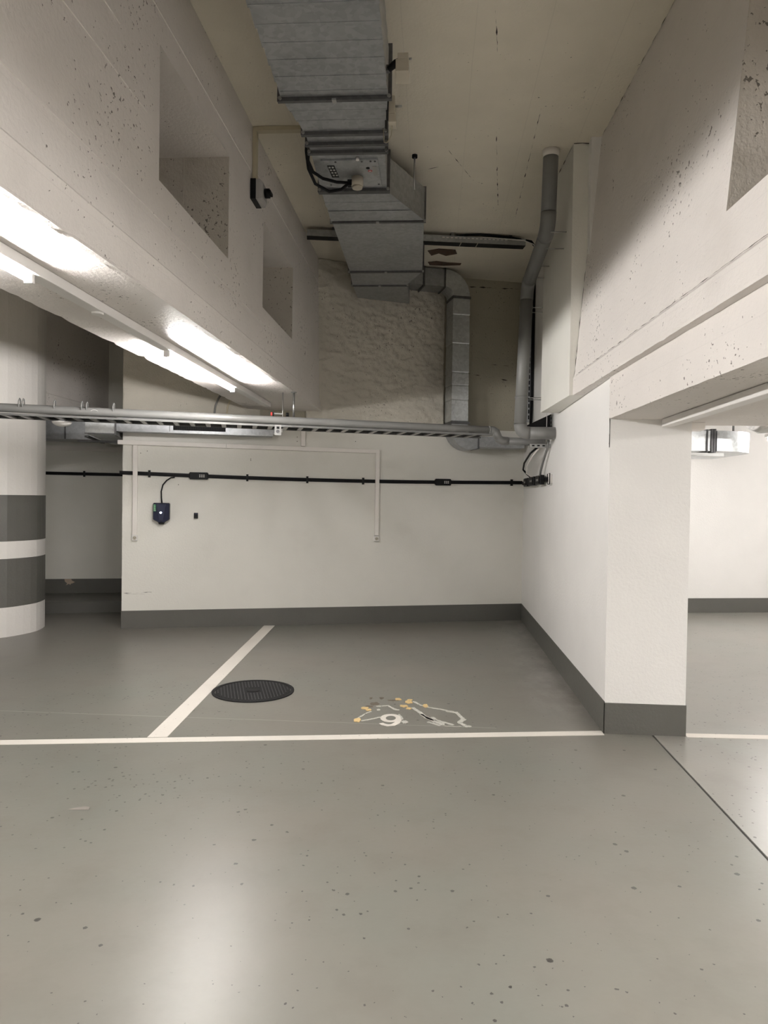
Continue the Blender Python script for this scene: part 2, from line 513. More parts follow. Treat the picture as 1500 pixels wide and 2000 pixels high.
# --- left beam
def xl_low(y): return -1.475 + 0.0205 * y
def xl_up(y): return -1.40 + 0.0086 * y
LH = [(3.44, 4.59, 3.05, 3.71), (5.50, 6.62, 2.98, 3.65)]
lb = MB()
ys = sorted(set(frange(-6.8, 2.0, 0.8) + frange(2.0, 8.36, 0.06)))
for y0, y1 in zip(ys, ys[1:]):
    def prof(y):
        j1 = 0.006 * fn(y, 0, 0, 7) + 0.004 * fn(y, 1, 0, 25)
        j2 = 0.008 * fn(y, 3, 0, 6) + 0.006 * fn(y, 4, 0, 23)
        j3 = 0.004 * fn(y, 7, 0, 5)
        return [(-2.13 + j2, y, CEIL), (-2.13 + j2, y, 2.53), (-2.13 + j2 * 2.0, y, 2.5 + abs(j2)), (-1.93, y, 2.5), (xl_low(y) - 0.03, y, 2.5), (xl_low(y) - abs(j1), y, 2.502 + abs(j1)), (xl_low(y), y, 2.515), (xl_up(y) + j3 + 0.006, y, 2.645), (xl_up(y), y, 2.655)]
    a, b = prof(y0), prof(y1)
    for i in range(len(a) - 1):
        lb.quad(a[i], b[i], b[i + 1], a[i + 1])
zs = sorted({2.655, CEIL} | {h[2] for h in LH} | {h[3] for h in LH})
yy = sorted({-6.8, 8.36} | {h[0] for h in LH} | {h[1] for h in LH})
grid_face(lb, lambda y, z: xl_up(y), yy, zs, LH)
beam_left = struct('beam_left', lb, 'beam', 'deep white concrete beam with recessed pockets above the light batten')
def pocket(holes, fx, depth, parent, lab, sgn):
    for k, (y0, y1, z0, z1) in enumerate(holes):
        p = MB()
        a0, a1, a2, a3 = fx(y0, z0), fx(y1, z0), fx(y1, z1), fx(y0, z1)
        xb = fx(y0, z0) + sgn * depth
        p.quad((a0, y0, z0), (xb, y0, z0), (xb, y1, z0), (a1, y1, z0))
        p.quad((a3, y0, z1), (xb, y0, z1), (xb, y1, z1), (a2, y1, z1))
        p.quad((a0, y0, z0), (xb, y0, z0), (xb, y0, z1), (a3, y0, z1))
        p.quad((xb, y0, z0), (xb, y1, z0), (xb, y1, z1), (xb, y0, z1))
        obj('pocket_lining', p, 'beam', parent)
        f = MB()
        n = 6
        cs = [a1 + (xb - a1) * i / n for i in range(n + 1)]
        f.quad((a1, y1 - 0.001, z0), (xb, y1 - 0.001, z0), (xb, y1 - 0.001, z1), (a2, y1 - 0.001, z1))
        o = obj('pocket_end', f, 'niche', parent); o['label'] = lab
        # formwork seam ridge on the end face
        xm = a1 + (xb - a1) * 0.48
        obj('seam_ridge', MB().box(xm - 0.004, y1 - 0.008, z0, xm + 0.004, y1 - 0.001, z1 - 0.01), 'niche', parent)
pocket(LH, lambda y, z: xl_up(y), 0.62, beam_left, 'pitted raw end face of the beam pocket', -1)
# formwork seams running along the beam face
for z, y0, y1 in ((3.30, 0.5, 3.3), (3.86, 1.2, 5.1), (3.92, 5.2, 8.0), (2.86, 0.8, 6.5), (3.52, 1.0, 3.0)):
    rr = MB()
    ysr = frange(y0, y1, 0.15)
    for a, b in zip(ysr, ysr[1:]):
        za, zb = z + 0.004 * fn(a, 2, 0, 2), z + 0.004 * fn(b, 2, 0, 2)
        t = 0.0035 + 0.002 * fn(a, 9, 0, 6)
        rr.hexa([(xl_up(a) - 0.002, a, za - t), (xl_up(a) + 0.004, a, za - t * .4), (xl_up(b) + 0.004, b, zb - t * .4), (xl_up(b) - 0.002, b, zb - t),
                 (xl_up(a) - 0.002, a, za + t), (xl_up(a) + 0.004, a, za + t * .4), (xl_up(b) + 0.004, b, zb + t * .4), (xl_up(b) - 0.002, b, zb + t)])
    obj('seam_ridge', rr, 'beam', beam_left)

# --- second beam beyond the left bay
b2 = MB()
for y0, y1 in ((-6.8, 10.2),):
    p = [(-5.2, CEIL), (-5.2, 2.5), (-4.45, 2.5), (-4.45, 2.65), (-4.47, 2.66), (-4.47, CEIL)]
    for (xa, za), (xb_, zb_) in zip(p, p[1:]):
        b2.quad((xa, y0, za), (xa, y1, za), (xb_, y1, zb_), (xb_, y0, zb_))
struct('beam_far_left', b2, 'beam', 'second white concrete beam behind the column')

# --- right beam
def sr(y): return 0.037 * (5.24 - y)
def xr(y, z): return 1.06 + 0.085 * (z - 2.44) + sr(y)
RH = [(1.85, 2.98, 2.68, 3.55)]
rb = MB()
ys = sorted(set(frange(-6.8, 1.6, 0.8) + frange(1.6, 4.66, 0.051) + frange(4.66, 5.0, 0.0567) + frange(5.0, 5.47, 0.047)))
for y0, y1 in zip(ys, ys[1:]):
    def prof(y):
        j1 = 0.005 * fn(y, 20, 0, 7) + 0.005 * fn(y, 21, 0, 24)
        j2 = 0.006 * fn(y, 23, 0, 6) + 0.004 * fn(y, 24, 0, 21)
        s = sr(y)
        return [(2.6, y, 2.75), (2.6, y, 2.03), (1.14 + s, y, 2.03), (1.10 + s + abs(j1), y, 2.032 + abs(j1)), (1.10 + s, y, 2.045), (1.10 + s, y, 2.292), (1.10 + s, y, 2.30), (1.052 + s + abs(j2), y, 2.30 + j2 * .4), (1.050 + s, y, 2.312 + abs(j2)), (1.052 + s, y, 2.43), (xr(y, 2.44), y, 2.445)]
    a, b = prof(y0), prof(y1)
    for i in range(len(a) - 1):
        if y1 > 5.001 and i < 2: continue
        if y0 > 4.659 and 2 <= i <= 5: continue      # the side wall carries the beam here
        if y0 > 4.659 and i == 6:
            rb.quad((1.14, y0, 2.30), (1.14, y1, 2.30), b[7], a[7]); continue
        rb.quad(a[i], b[i], b[i + 1], a[i + 1])
zs = sorted({2.445, CEIL} | {h[2] for h in RH} | {h[3] for h in RH})
yy = sorted({-6.8, 5.47} | {h[0] for h in RH} | {h[1] for h in RH})
grid_face(rb, xr, yy, zs, RH)
rb.quad((1.64, 5.0, 2.03), (2.6, 5.0, 2.03), (2.6, 5.0, 2.75), (1.64, 5.0, 2.75))
beam_right = struct('beam_right', rb, 'beam', 'deep leaning white concrete beam over the pillar')
pocket(RH, xr, 0.6, beam_right, 'dark pitted end face of the right beam pocket', 1)
# upper block hanging from the ceiling beside the vertical pipe
bk = MB().hexa([(1.016, 5.47, 2.3), (1.25, 5.47, 2.3), (1.25, 6.55, 2.3), (0.965, 6.55, 2.3), (1.016, 5.49, CEIL), (1.30, 5.49, CEIL), (1.30, 6.55, CEIL), (0.965, 6.55, CEIL)])
struct('pier_upper_right', bk, 'wall', 'cream pier block hanging beside the vertical grey pipe')
# crack at the joint of beam and side wall
ck = MB()
pts = []
for i in range(26):
    t = i / 25
    z = 2.29 - 0.43 * t
    y = 4.60 + 0.012 * fn(t * 9, 0, 0) + 0.010 * fn(t * 31, 4, 0)
    w = 0.002 + 0.006 * max(0, fn(t * 13, 7, 0) + 0.2) + (0.007 if 0.66 < t < 0.95 else 0)
    pts.append((y, z, w))
for (ya, za, wa), (yb, zb, wb_) in zip(pts, pts[1:]):
    xa = 1.10 + sr(ya) if za > 2.035 else 1.13
    xb_ = 1.10 + sr(yb) if zb > 2.035 else 1.13
    if ya > 4.66 or yb > 4.66: continue
obj('crack', MB().prism([(1.1285, 4.665 + a, z) for a, z in ((0.0, 2.03), (0.012, 2.0), (0.004, 1.96), (0.017, 1.93), (0.008, 1.90), (0.020, 1.875), (0.0, 1.85), (0.0, 1.95))], (0.001, 0, 0)), 'crack', wall_right)['label'] = 'dark jagged crack below the beam'

def crack_line(pts, width, nrm, parent, seed, gap=0.35, label='dark broken crack line'):
    """broken dark seam following pts, lying on the surface with normal nrm"""
    mb = MB(); nrm = Vector(nrm).normalized()
    P = []
    for a, b in zip(pts, pts[1:]):
        a, b = Vector(a), Vector(b)
        k = max(2, int((b - a).length / 0.03))
        P += [a.lerp(b, j / k) for j in range(k)]
    P.append(Vector(pts[-1]))
    side = nrm.cross((P[-1] - P[0]).normalized()).normalized()
    off = [p + nrm * 0.0008 + side * (0.004 * fn(i * 0.31, seed, 0) + 0.003 * fn(i * 1.3, seed, 2)) for i, p in enumerate(P)]
    ws = [width * max(0.0, fn(i * 0.43, seed, 5) + (0.5 - gap)) * 1.6 for i in range(len(P))]
    for i in range(len(P) - 1):
        if ws[i] < width * 0.05 and ws[i + 1] < width * 0.05: continue
        mb.quad(off[i] - side * ws[i] * .5, off[i + 1] - side * ws[i + 1] * .5, off[i + 1] + side * ws[i + 1] * .5, off[i] + side * ws[i] * .5)
    if not mb.f: return
    o = obj('crack', mb, 'crack', parent); o['label'] = label
pier = bpy.data.objects['pier_upper_right']
crack_line([(1.018, 5.488, 4.194), (1.205, 5.488, 4.194)], 0.012, (0, -1, 0), pier, 1.0, 0.2)
crack_line([(0.985, 6.1, 4.194), (1.015, 5.50, 4.194)], 0.012, (-1, 0, 0), pier, 2.0, 0.3)
crack_line([(1.198, 5.486, 4.15), (1.125, 5.474, 3.3), (1.055, 5.468, 2.48), (1.035, 5.467, 2.42)], 0.010, (0, -1, 0), pier, 3.0, 0.35)
crack_line([(-1.331, 8.2, 4.17), (-1.331, 8.1, 4.0), (-1.331, 8.16, 3.7), (-1.331, 8.12, 3.2), (-1.331, 8.14, 2.7)], 0.022, (1, 0, 0), beam_left, 4.0, 0.42)
crack_line([(-1.34, 7.3, 4.19), (-1.333, 8.2, 4.185)], 0.02, (1, 0, 0), beam_left, 5.0, 0.4)
crack_line([W(4.0, 0.001, 4.10), W(4.7, 0.001, 4.12)], 0.035, WN, wall_back, 6.0, 0.45)
crack_line([W(4.69, 0.001, 4.1), W(4.68, 0.001, 3.2), W(4.69, 0.001, 2.5)], 0.012, WN, wall_back, 7.0, 0.3)
crack_line([W(3.95, 0.001, 3.05), W(4.55, 0.001, 2.98)], 0.02, WN, wall_back, 8.0, 0.5)
crack_line([W(3.95, 0.001, 3.18), W(4.6, 0.001, 3.16)], 0.012, WN, wall_back, 9.0, 0.5)
ceil_ = bpy.data.objects['ceiling']
for k, (a, b) in enumerate((((0.42, 5.3, CEIL), (0.55, 6.6, CEIL)), ((0.70, 5.0, CEIL), (0.74, 6.9, CEIL)), ((0.05, 5.5, CEIL), (0.30, 6.1, CEIL)), ((-0.15, 5.9, CEIL), (0.10, 5.8, CEIL)), ((0.3, 4.0, CEIL), (0.35, 4.4, CEIL)))):
    crack_line([a, b], 0.010, (0, 0, -1), ceil_, 11.0 + k, 0.45)
crack_line([(xr(3.6, 4.19) - 0.004, 3.6, 4.193), (xr(5.4, 4.19) - 0.004, 5.4, 4.193)], 0.012, (-1, 0, 0.1), beam_right, 17.0, 0.42)
crack_line([(1.049 + sr(2.3), 2.3, 2.44), (1.049 + sr(5.3), 5.3, 2.44)], 0.004, (-1, 0, 0), beam_right, 18.0, 0.2)
crack_line([(1.128, 4.672, 2.28), (1.128, 4.668, 1.85)], 0.022, (-1, 0, 0), wall_right, 19.0, 0.2)
for k, (u, z) in enumerate(((0.19, 1.965), (0.26, 1.99), (1.40, 1.93), (1.40, 1.915), (1.93, 2.20), (1.93, 2.15), (2.62, 2.17), (0.60, 1.62))):
    obj('screw_hole', MB().cyl(W(u, 0.0003, z), W(u, 0.0012, z), 0.005, 8), 'crack', wall_back)
crack_line([W(0.02, 0.001, 0.40), W(0.32, 0.001, 0.405)], 0.010, WN, wall_back, 31.0, 0.45, 'small scuffed patch of the wall paint')
crack_line([W(0.03, 0.001, 0.39), W(0.25, 0.001, 0.385)], 0.008, WN, wall_back, 33.0, 0.45, 'small scuffed patch of the wall paint')
# --- column
CXc, CYc, CR = -4.885, 7.42, 0.60
NF = 40
def col_ring(z, r):
    out = []
    for i in range(NF):
        a = 2 * math.pi * i / NF
        rr = r + 0.006 * math.sin(i * 12.9898) + (0.006 if i % 3 == 0 else 0)
        out.append((CXc + rr * math.cos(a), CYc + rr * math.sin(a), z))
    return out
column = struct('column', MB().loft([col_ring(0, CR), col_ring(CEIL, CR)]), 'column', 'white board-marked round concrete column with two grey bands')
for z0, z1 in ((0.309, 0.814), (0.995, 1.477)):
    obj('paint_band', MB().loft([col_ring(z0, CR + 0.0025), col_ring(z1, CR + 0.0025)]), 'greypaint', column)['label'] = 'grey painted band around the white column'

# ------------------------------------------------------------------ lights in the place, and added fill lamps
def batten(name, label, x0, x1, ztop, h, y0, y1, tubes, group, sensor=None, tube_mat='tube', hang=None):
    t = thing(name, label, 'light', ((x0 + x1) / 2, y1, ztop), group)
    zb = ztop - h
    obj('housing', MB().box(x0, y0, zb, x1, y1, ztop), 'white', t, bevel=0.003)
    xc = (x0 + x1) / 2
    for ya, yb in tubes:
        zc = zb - 0.021
        obj('tube', MB().tube([(xc, ya, zc), (xc, yb, zc)], 0.016, 8, caps=False), tube_mat, t)['label'] = 'glowing white fluorescent tube'
        for ye, s in ((ya, -1), (yb, 1)):
            hd = MB().box(xc - 0.018, ye + (0.0 if s > 0 else -0.022), zc - 0.018, xc + 0.018, ye + (0.022 if s > 0 else 0.0), zb)
            obj('lampholder', hd, 'white', t)
    if hang:
        for ye in (y0 + 0.25, y1 - 0.25):
            obj('suspension_rod', MB().cyl((xc, ye, ztop), (xc, ye, hang), 0.004, 6), 'steel', t)
    if sensor:
        obj('sensor', MB().cyl((xc, sensor, zb), (xc, sensor, zb - 0.012), 0.03, 20), 'white', t)['label'] = 'small round white disc under the batten'
    return t
batten('light_batten', 'long white light batten with two lit tubes under the left beam', -1.80, -1.73, 2.498, 0.048, -6.5, 7.45,
       [(-4.6, -3.1), (-1.55, -0.05), (1.48, 2.98), (4.60, 6.12)], 'light battens', sensor=3.62, tube_mat='tube_new')
batten('light_batten', 'white light batten under the beam right of the pillar', 1.44, 1.51, 2.028, 0.048, -6.5, 4.62,
       [(-4.6, -3.1), (-1.9, -0.4), (0.85, 2.35)], 'light battens')
batten('light_batten', 'bright lamp near the end wall of the lane', 3.92, 3.99, 2.33, 0.04, 7.2, 8.75, [(7.25, 8.70)], 'light battens', hang=2.748)
for k, (lx, ly, lab) in enumerate(((4.3, 3.2, 'lamp over the lane beside the viewer'), (4.3, 0.2, 'lamp over the lane just behind the viewer'), (4.3, -3.0, 'lamp over the lane far behind the viewer'),
                                   (5.9, 7.2, 'added unseen fill lamp over the right-hand bay'), (6.2, 3.2, 'added unseen fill lamp at the far side of the lane'), (6.2, 0.2, 'lamp on the far side of the lane behind the viewer'))):  # right-hand bay and far-side lamps are unseen additions that raise the light level
    batten('light_batten', lab, lx, lx + 0.07, 2.26, 0.05, ly - 0.1, ly + 1.6, [(ly, ly + 1.5)], 'light battens', hang=2.748, tube_mat='tube_old')
#@@MORE
# ------------------------------------------------------------------ floor markings
LZ = 0.0018
def flat_quad(pts, z1=LZ): return MB().prism([(x, y, 0.0002) for x, y in pts], (0, 0, z1))
tag(obj('parking_line', flat_quad([(-5.9, 3.492), (-2.544, 4.030), (1.124, 4.622), (1.124, 4.705), (-2.591, 4.105), (-5.93, 3.57)]), 'line'),
    'long white painted line along the front of the parking bay', 'floor marking')
tag(obj('parking_line', flat_quad([(-1.737, 4.250), (-1.618, 4.270), (-1.809, 8.132), (-1.932, 8.113)], LZ + 0.0006), 'line'),
    'white painted divider line running back to the wall', 'floor marking')
tag(obj('parking_line', flat_quad([(1.65, 4.64), (3.6, 4.715), (3.6, 4.80), (1.65, 4.715)]), 'line'),
    'white painted line on the lane floor right of the pillar', 'floor marking')
# the digit 9: bowl ring and a tail, painted flat
def stroke(mb, pts, w, z):
    L, R = [], []
    for i, p in enumerate(pts):
        a = Vector(pts[max(i - 1, 0)]); b = Vector(pts[min(i + 1, len(pts) - 1)])
        d = (b - a).normalized(); nrm = Vector((-d.y, d.x))
        ww = w[i] if hasattr(w, '__len__') else w
        L.append(Vector(p) + nrm * ww / 2); R.append(Vector(p) - nrm * ww / 2)
    for i in range(len(pts) - 1):
        mb.hexa([(*R[i], 0.0002), (*R[i + 1], 0.0002), (*L[i + 1], 0.0002), (*L[i], 0.0002), (*R[i], z), (*R[i + 1], z), (*L[i + 1], z), (*L[i], z)])
    return mb
nine = MB()
cx, cy = -0.262, 4.815
ring = [(cx + 0.053 * math.cos(2 * math.pi * i / 28), cy + 0.072 * math.sin(2 * math.pi * i / 28)) for i in range(29)]
stroke(nine, ring, 0.037, LZ)
tail = [(cx + 0.053, cy + 0.02), (cx + 0.056, cy - 0.04), (cx + 0.048, cy - 0.10), (cx + 0.022, cy - 0.146), (cx - 0.012, cy - 0.158), (cx - 0.042, cy - 0.142), (cx - 0.058, cy - 0.118)]
stroke(nine, tail, [0.036, 0.038, 0.038, 0.037, 0.036, 0.034, 0.032], LZ + 0.0004)
tag(obj('bay_number', nine, 'line'), 'white painted number 9 on the bay floor', 'floor marking')

# sealant and paint residue around the number
res = thing('paint_residue', 'flaky white and yellow residue trails around the number 9', 'stain', (-0.15, 4.95, 0))
def trail(pts, w, seed):
    mb = MB(); P = []
    for a, b in zip(pts, pts[1:]):
        for k in range(6):
            t = k / 6; P.append((a[0] + (b[0] - a[0]) * t + 0.006 * fn(seed, k + a[0] * 40, a[1] * 30, 1.7), a[1] + (b[1] - a[1]) * t + 0.01 * fn(seed + 3, k + a[0] * 40, a[1] * 30, 1.7)))
    P.append(pts[-1])
    ws = [w * (0.75 + 1.3 * abs(fn(seed, i * 0.37, 0))) for i in range(len(P))]
    return stroke(mb, P, ws, 0.0026)
def blob(cx, cy, rx, ry, seed, h=0.004):
    pts = []
    for i in range(18):
        a = 2 * math.pi * i / 18
        k = 0.75 + 0.45 * fn(math.cos(a) * 1.3 + seed, math.sin(a) * 1.3, seed * 0.7)
        pts.append((cx + rx * k * math.cos(a), cy + ry * k * math.sin(a), 0.0002))
    return MB().prism(pts, (0, 0, h))
trails = [([(-0.49, 4.76), (-0.455, 4.87), (-0.41, 4.95)], 0.012), ([(-0.46, 4.735), (-0.40, 4.77), (-0.33, 4.83)], 0.016),
          ([(-0.38, 5.07), (-0.30, 5.10), (-0.25, 5.02), (-0.215, 5.0)], 0.02), ([(-0.12, 5.23), (-0.06, 5.14), (0.0, 5.09), (0.09, 5.05), (0.17, 5.01)], 0.016),
          ([(0.12, 5.02), (0.19, 4.99), (0.215, 4.90), (0.235, 4.84), (0.20, 4.77), (0.24, 4.71), (0.27, 4.69)], 0.024),
          ([(-0.12, 5.07), (-0.08, 5.0), (-0.05, 4.92), (0.0, 4.83), (0.06, 4.75), (0.10, 4.71)], 0.026),
          ([(-0.06, 4.93), (-0.02, 4.85), (0.03, 4.79)], 0.02), ([(0.02, 4.87), (0.05, 4.80), (0.13, 4.74), (0.16, 4.71)], 0.022),
          ([(-0.01, 4.76), (0.04, 4.72), (0.07, 4.69)], 0.02), ([(0.10, 4.69), (0.19, 4.685), (0.27, 4.684)], 0.006),
          ([(-0.21, 4.90), (-0.19, 4.85), (-0.185, 4.79)], 0.012)]
for i, (p, w) in enumerate(trails):
    obj('residue_trail', trail(p, w, i * 2.1), 'residue', res)
for i, (x, y, rx, ry) in enumerate([(-0.48, 4.735, 0.035, 0.05), (-0.46, 5.02, 0.03, 0.035), (-0.43, 4.98, 0.022, 0.03), (-0.235, 5.27, 0.03, 0.035), (-0.155, 5.21, 0.035, 0.05), (-0.15, 5.26, 0.025, 0.03), (-0.185, 5.10, 0.038, 0.035), (-0.15, 5.05, 0.028, 0.025), (-0.03, 5.13, 0.028, 0.05), (-0.165, 4.735, 0.032, 0.035), (-0.36, 4.99, 0.015, 0.02)]):
    obj('sealant_blob', blob(x, y, rx, ry, i * 1.7 + 0.3), 'foam' if i not in (9, 10) else 'residue', res)
sp = thing('oil_stain', 'brownish oily stain on the floor behind the number 9', 'stain', (-0.36, 5.2, 0))
for i, (x, y, rx, ry) in enumerate([(-0.40, 5.14, 0.05, 0.07), (-0.43, 5.07, 0.045, 0.03), (-0.36, 5.29, 0.03, 0.05), (-0.27, 5.24, 0.06, 0.03), (-0.44, 5.28, 0.02, 0.04)]):
    obj('stain_patch', blob(x, y, rx * .8, ry * .8, i * 2.3 + 4, 0.0006), 'oil', sp)

# ------------------------------------------------------------------ manhole cover
mhc = Vector((-1.357, 5.365, 0))
mh = thing('manhole_cover', 'round black cast iron manhole cover with ribbed top', 'manhole cover', mhc)
def disc_ring(r0, r1, z0, z1, n=64):
    mb = MB()
    for i in range(n):
        a, b = 2 * math.pi * i / n, 2 * math.pi * (i + 1) / n
        P = lambda r, t, z: mhc + Vector((r * math.cos(t), r * math.sin(t), z))
        mb.quad(P(r0, a, z1), P(r1, a, z1), P(r1, b, z1), P(r0, b, z1))
        mb.quad(P(r1, a, z1), P(r1, a, z0), P(r1, b, z0), P(r1, b, z1))
        mb.quad(P(r0, a, z1), P(r0, b, z1), P(r0, b, z0), P(r0, a, z0))
    return mb
obj('frame', disc_ring(0.288, 0.313, 0.0003, 0.007), 'iron', mh)
obj('plate', MB().prism([mhc + Vector((0.284 * math.cos(2 * math.pi * i / 64), 0.284 * math.sin(2 * math.pi * i / 64), 0.0005)) for i in range(64)], (0, 0, 0.0055)), 'iron', mh)
dr = Vector((0.31, -0.95, 0)).normalized(); pr = Vector((dr.y, -dr.x, 0))
for i in range(-11, 12):
    off = i * 0.024
    half = math.sqrt(max(0, 0.268 ** 2 - off ** 2))
    segs = [(-half, half)]
    if abs(off) < 0.06: segs = [(-half, -0.075), (0.075, half)]
    for a, b in segs:
        if b - a < 0.03: continue
        obj('rib', MB().bar(mhc + pr * off + dr * a + Vector((0, 0, 0.0075)), mhc + pr * off + dr * b + Vector((0, 0, 0.0075)), 0.006, 0.003), 'iron_edge', mh)
obj('lifting_lug', MB().cyl(mhc + Vector((0, 0, 0.006)), mhc + Vector((0, 0, 0.009)), 0.05, 24), 'iron', mh)
obj('lifting_slot', MB().box(mhc.x - 0.03, mhc.y - 0.012, 0.0088, mhc.x + 0.03, mhc.y + 0.012, 0.0096), 'black', mh)

# scrap on the floor
lf = MB()
pts = [(-1.700 + 0.095 * t, 3.235 + 0.008 * math.sin(t * 3.0) + 0.01 * t) for t in [i / 10 for i in range(11)]]
for (a, b), i in zip(zip(pts, pts[1:]), range(10)):
    w0 = 0.010 * math.sin(math.pi * (i + 0.25) / 10.5) + 0.002; w1 = 0.010 * math.sin(math.pi * (i + 1.25) / 11.5) + 0.002
    z0 = 0.002 + 0.008 * (i / 10); z1 = 0.002 + 0.008 * ((i + 1) / 10)
    lf.hexa([(a[0], a[1] - w0, 0.0006), (b[0], b[1] - w1, 0.0006), (b[0], b[1] + w1, z1 - .001), (a[0], a[1] + w0, z0 - .001), (a[0], a[1] - w0, 0.002), (b[0], b[1] - w1, 0.002), (b[0], b[1] + w1, z1), (a[0], a[1] + w0, z0)])
tag(obj('litter_scrap', lf, 'leaf'), 'small curled grey scrap lying on the floor at left', 'litter')

# ------------------------------------------------------------------ flat charging cable and boxes on the back wall
def zc(u): return 1.742 - 0.030 * math.sin(math.pi * min(max(u / WLEN, 0), 1)) - 0.02 * max(0, min(1, u / WLEN)) 
cab = thing('flat_cable', 'black flat charging cable along the back wall with clips', 'cable', W(0, 0, 1.74))
fl = MB()
us = frange(-0.03, WLEN - 0.02, 0.2)
fl.loft([[W(u, o, zc(u) + dz) for o, dz in ((0.006, -0.021), (0.02, -0.021), (0.022, 0.0), (0.02, 0.021), (0.006, 0.021))] for u in us])
obj('cable_run', fl, 'black', cab)
def clip(u, parent, zz, o=0.0):
    m = MB().wbox(u - 0.012, u + 0.012, o + 0.0005, o + 0.028, zz - 0.04, zz + 0.04)
    obj('cable_clip', m, 'blackbox', parent)
for u in (0.287, 1.363, 2.052, 2.716, 4.59): clip(u, cab, zc(u))
for k, (ua, ub) in enumerate(((0.724, 0.922), (3.602, 3.791))):
    bx = thing('junction_box', ('black junction box on the flat cable near the charger', 'black junction box on the flat cable near the right corner')[k], 'junction box', W((ua + ub) / 2, 0, zc(ua)), 'cable junction boxes')
    zz = zc((ua + ub) / 2)
    obj('casing', MB().wbox(ua, ub, 0.0235, 0.055, zz - 0.04, zz + 0.04), 'blackbox', bx, bevel=0.004)
    for e in (ua - 0.008, ub):
        obj('end_clamp', MB().wbox(e, e + 0.008, 0.0235, 0.045, zz - 0.03, zz + 0.03), 'black', bx)
    pm = MB()
    for i in range(3):
        for j in range(2):
            pm.wbox(ua + 0.105 + i * 0.022, ua + 0.119 + i * 0.022, 0.0552, 0.0558, zz - 0.016 + j * 0.018, zz - 0.004 + j * 0.018)
    o_ = obj('printed_mark', pm, 'print', bx); o_['kind'] = 'stuff'
# cable in the recess
cab2 = thing('flat_cable', 'black flat cable on the shaded recess wall behind the column', 'cable', W(-0.8, NO, 1.77))
obj('cable_run', MB().wbox(-2.5, -0.01, NO + 0.006, NO + 0.022, 1.755, 1.797, 1.75, 1.792), 'black', cab2)
clip(-0.794, cab2, 1.773, NO); clip(-1.7, cab2, 1.775, NO)
tag(obj('cable_trunking', MB().wbox(-2.5, -0.01, NO + 0.001, NO + 0.03, 2.085, 2.15), 'trunk'), 'white cable trunking on the recess wall behind the column', 'trunking')

# charger with its supply cable
ch = thing('wall_charger', 'navy shield-shaped charging station with a glowing white light', 'charger', W(0.424, 0, 1.29))
out = [(0.335, 1.402), (0.345, 1.412), (0.503, 1.412), (0.513, 1.402), (0.512, 1.232), (0.505, 1.222), (0.45, 1.190), (0.40, 1.190), (0.342, 1.222), (0.335, 1.232)]
obj('back_plate', MB().prism([W(u, 0.001, z) for u, z in out], WN * 0.03), 'blackbox', ch)
c_u, c_z = 0.424, 1.31
inn = [(c_u + (u - c_u) * 0.93, c_z + (z - c_z) * 0.94) for u, z in out]
obj('cover', MB().loft([[W(u, 0.031, z) for u, z in out], [W(u, 0.075, z) for u, z in out], [W(u, 0.092, z) for u, z in inn]]), 'navy', ch)
obj('face_panel', MB().prism([W(u, 0.0925, z) for u, z in ((0.375, 1.398), (0.475, 1.398), (0.440, 1.215), (0.405, 1.215))], WN * 0.004), 'navy_face', ch)['label'] = 'lighter tapering centre panel'
obj('plug_socket', MB().tube([W(0.424, 0.05, 1.215), W(0.424, 0.06, 1.176)], [0.05, 0.028], 16), 'black', ch)['label'] = 'black plug socket at the bottom'
obj('status_light', MB().cyl(W(0.420, 0.096, 1.304), W(0.420, 0.1, 1.304), 0.011, 14), 'led', ch)['label'] = 'glowing white status light'
gs = obj('sticker', MB().wbox(0.343, 0.368, 0.0925, 0.0932, 1.318, 1.395), 'green', ch); gs['label'] = 'small green sticker at the upper left'
pm = MB()
for i, (a, b, z) in enumerate(((0.346, 0.353, 1.388), (0.346, 0.358, 1.372), (0.346, 0.356, 1.358), (0.346, 0.360, 1.344), (0.346, 0.366, 1.328))):
    pm.wbox(a, b, 0.0934, 0.0938, z - 0.003, z + 0.003)
obj('sticker_print', pm, 'print', gs)
obj('supply_cable', MB().tube([W(0.560, 0.028, zc(.5) - 0.030), W(0.52, 0.028, zc(.5) - 0.034), W(0.475, 0.03, 1.665), W(0.435, 0.032, 1.615), W(0.418, 0.034, 1.54), W(0.420, 0.036, 1.47), W(0.427, 0.038, 1.405)], 0.0075, 10), 'black', ch)['label'] = 'black cable curving up to the flat cable'
rd = thing('plug_holder', 'small square black plug holder on the wall right of the charger', 'holder', W(0.796, 0, 1.27))
obj('base', MB().wbox(0.774, 0.818, 0.001, 0.03, 1.240, 1.304), 'blackbox', rd, bevel=0.004)
obj('cap', MB().wbox(0.779, 0.813, 0.03, 0.036, 1.288, 1.297), 'navy_face', rd)

